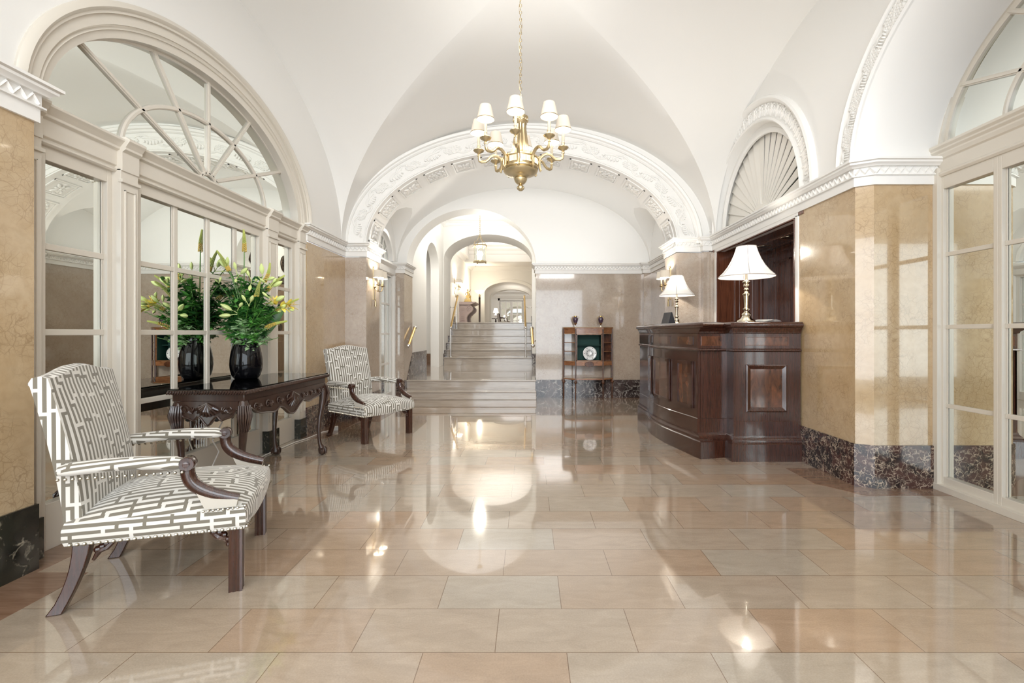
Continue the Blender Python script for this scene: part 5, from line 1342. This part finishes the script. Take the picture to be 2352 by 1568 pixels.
rail('short polished brass wall handrail beside the lower steps, right', [(.075, 8.10, .905), (.06, 8.62, 1.21)], [], .026, [((.07, 8.3, 1.02), (.128, 8.3, .99))])

# ================================================================== upper hall furniture
t = thing('torchiere_lamp', 'tall dark floor torchiere with glowing bowl beside the far arch', 'floor lamp', (-2.52, 24.2, ZU))
MB().lathe([(0, 0), (.17, 0), (.17, .03), (.05, .06), (.045, .10), (.05, 1.50), (.06, 1.52), (.04, 1.53), (.03, 1.545)], n=20).obj('pole', 'mahogany', t)
MB().lathe([(.02, 1.54), (.05, 1.58), (.055, 1.62), (.02, 1.68), (.03, 1.71)], n=20).obj('collar', 'brass', t)
MB().lathe([(.03, 1.71), (.12, 1.74), (.20, 1.80), (.25, 1.88), (.24, 1.88), (.19, 1.81), (.1, 1.76), (0, 1.74)], n=32, caps=False).obj('bowl', 'shadein', t)
point('torchiere_light', (0, 0, 2.02), 60, (1, .86, .66), .08, t)
# mantelpiece with scroll profile
t = thing('mantelpiece', 'mauve stone mantelpiece with scrolled bracket profile on the upper hall wall', 'mantelpiece', (-3.18, 21.6, ZU))
prof = [(0, 0), (.36, 0), (.38, .12), (.34, .25), (.33, .40), (.38, .52), (.48, .62), (.58, .70), (.62, .80), (.60, .90), (.52, .97), (.44, 1.0), (0, 1.0)]
for y0 in (0, 1.35):
    b = MB().prism(prof, y0, y0+.28, lambda a, b, h: (a, h, b)).obj('scroll_bracket', 'pink', t)
    mb = MB()
    for k in range(9): mb.box(.06, .24, y0-.012, y0, .1+.09*k, .13+.09*k)
    R = lambda tt, r, n: (tt, y0-n, r); spiral(mb, R, .44, .80, 1, .14, 1.5, 1, .006, 0, .016); mb.obj('carving', 'pink', b)
MB().prism([(0, 1.0), (.50, 1.0), (.62, 1.05), (.72, 1.08), (.74, 1.13), (0, 1.13)], -.06, 1.70, lambda a, b, h: (a, h, b)).obj('shelf', 'pink', t)
MB().box(0, .10, .28, 1.35, 0, 1.0).obj('back_panel', 'void', t, smooth=False)
t = thing('mantel_clock', 'ornate gilt figure clock standing on the mantel shelf', 'clock', (-2.80, 21.72, ZU+1.13))
MB().box(-.17, .17, -.12, .12, 0, .05).box(-.14, .14, -.10, .10, .05, .13).obj('base', 'gold', t, bevel=.01)
MB().lathe([(0, -.05), (.09, -.05), (.10, 0), (.09, .02), (0, .02)], n=24, T=lambda x, y, z: (x, z, .24+y)).obj('dial_case', 'gold', t)
mb = MB(); mb.tube([(.02, 0, .30), (.03, 0, .36), (.01, 0, .44), (-.01, 0, .50)], [.06, .07, .06, .03], 10); mb.ball((-.015, 0, .555), .04, 10, 8); mb.tube([(0, 0, .46), (-.09, 0, .42), (-.12, 0, .33)], [.02, .018, .014], 8); mb.tube([(.02, 0, .46), (.09, 0, .50), (.11, 0, .58)], [.02, .018, .014], 8); mb.tube([(.05, 0, .34), (.12, 0, .26), (.11, 0, .13)], [.035, .03, .02], 8)
mb.obj('figure', 'gold', t)
# far room: table lamp on a dark table, dark armchair
t = thing('side_table', 'small dark table under the lit lamp in the far room', 'table', (-2.34, 33.6, ZU))
MB().lathe([(0, .70), (.42, .70), (.42, .74), (0, .74)], n=28).obj('tabletop', 'mahogany', t)
MB().lathe([(.24, 0), (.22, .04), (.05, .08), (.04, .4), (.07, .5), (.04, .7)], n=16).obj('pedestal', 'mahogany', t)
t = thing('table_lamp', 'small white shaded table lamp glowing in the far room', 'lamp', (-2.34, 33.6, ZU+.74))
MB().lathe([(0, 0), (.10, 0), (.10, .02), (.03, .05), (.09, .16), (.10, .24), (.04, .33), (.015, .36), (.015, .48)], n=20).obj('base', 'china', t)
MB().lathe([(.19, .42), (.11, .74)], n=28, caps=False).obj('lamp_shade', 'shadein', t)
point('far_lamp_bulb', (0, 0, .55), 30, (1, .93, .83), .05, t)
t = thing('armchair', 'dark wooden open armchair beside the small lamp in the far room', 'armchair', (-1.75, 32.6, ZU), .35)
MB().box(-.30, .32, -.32, .32, .40, .50).obj('seat', 'linen', t, bevel=.03)
mb = MB(); mb.prism([(-.30, .45), (-.22, .45), (-.34, 1.05), (-.42, 1.05)], -.28, .28, lambda a, b, h: (a, h, b)); mb.obj('backrest', 'mahogany', t, bevel=.02)
for s in (-1, 1):
    mb = MB(); mb.tube([(-.30, s*.31, .78), (.05, s*.33, .74), (.20, s*.33, .72), (.18, s*.33, .60), (.26, s*.32, .48)], .028, 8); mb.obj('arm', 'mahogany', t)
    MB().tube([(.27, s*.28, .42), (.31, s*.30, .25), (.27, s*.29, 0)], [.035, .028, .02], 8).obj('leg', 'mahogany', t); MB().tube([(-.27, s*.26, .42), (-.30, s*.27, .2), (-.38, s*.28, 0)], [.03, .026, .022], 8).obj('leg', 'mahogany', t)
# ceiling spot in the hall beam
t = thing('recessed_downlight', 'tiny lit spot in the ceiling beam of the upper hall', 'downlight', (-2.51, 23.5, 4.598))
MB().lathe([(0, -.004), (.07, -.004), (.07, .0)], n=20).obj('lens', 'bulb', t); MB().lathe([(.07, -.006), (.10, -.006), (.10, 0), (.07, 0)], n=20).obj('ring', 'trim', t)

# ================================================================== medallions over the elevators
for k, (y, l) in enumerate(((9.18, 'round dark pierced bronze medallion over the nearer elevator, seen in the mirrors'), (10.36, 'round dark pierced bronze medallion over the further elevator, seen in the mirrors'))):
    t = thing('wall_medallion', l, 'medallion', (.35, y, 2.64), group='bronze medallions over the elevators'); t.rotation_euler = (0, -PI/2, 0); t.scale = (.8, .8, 1)
    mb = MB().lathe([(.0, 0), (.235, 0), (.235, .02), (.21, .03), (.195, .02), (0, .014)], n=48); mb.obj('disc', 'bronze', t)
    mb = MB()
    for j in range(12):
        a = j*PI/6; mb.tube([(.04*math.cos(a), .04*math.sin(a), .02), (.10*math.cos(a+.12), .10*math.sin(a+.12), .03), (.17*math.cos(a), .17*math.sin(a), .02)], [.008, .014, .006], 6)
        mb.ball((.165*math.cos(a+PI/12), .165*math.sin(a+PI/12), .02), .022, 8, 5, (1, 1, .6))
    mb.ball((0, 0, .02), .035, 10, 6, (1, 1, .6)); mb.obj('tracery', 'brass' if False else 'bronze', t)

# ================================================================== cables and plugs
t = tag(MB().tube([(-2.408, 3.3, .008), (-2.406, 3.9, .007), (-2.405, 4.45, .007), (-2.385, 4.8, .007), (-2.34, 5.0, .007), (-2.32, 5.3, .007), (-2.25, 5.42, .007)], .0055, 8).obj('power_cable', 'cable'), 'white cable running along the floor at the foot of the mirrored doors', 'cable')
t = thing('plug_adapter', 'small white plug block on the floor behind the further armchair', 'plug', (-2.23, 5.43, 0), .4); MB().box(-.03, .03, -.025, .025, 0, .045).obj('block', 'paper', t, bevel=.004); MB().lathe([(.0, 0), (.012, 0), (.012, .003), (0, .003)], n=14, T=lambda x, y, z: (.030+z, x, .024+y)).obj('socket', 'blackmat', t)
t = tag(MB().tube([(-2.40, 3.70, .63), (-2.40, 3.70, .55), (-2.41, 3.70, .42), (-2.42, 3.60, .30), (-2.41, 3.66, .2), (-2.42, 3.58, .08), (-2.40, 3.45, .01)], .005, 8).obj('power_cable', 'cable'), 'white cable hanging down behind the console table', 'cable')
t = tag(MB().box(-2.425, -2.385, 3.58, 3.66, .48, .52).ball((-2.40, 3.62, .46), .022, 8, 6).tube([(-2.405+.02*math.cos(k), 3.62+.03*math.sin(k), .53+.006*k) for k in range(14)], .006, 6).obj('cable_bundle', 'blackmat'), 'tied bundle of black cord and plug hanging under the console table', 'cable')
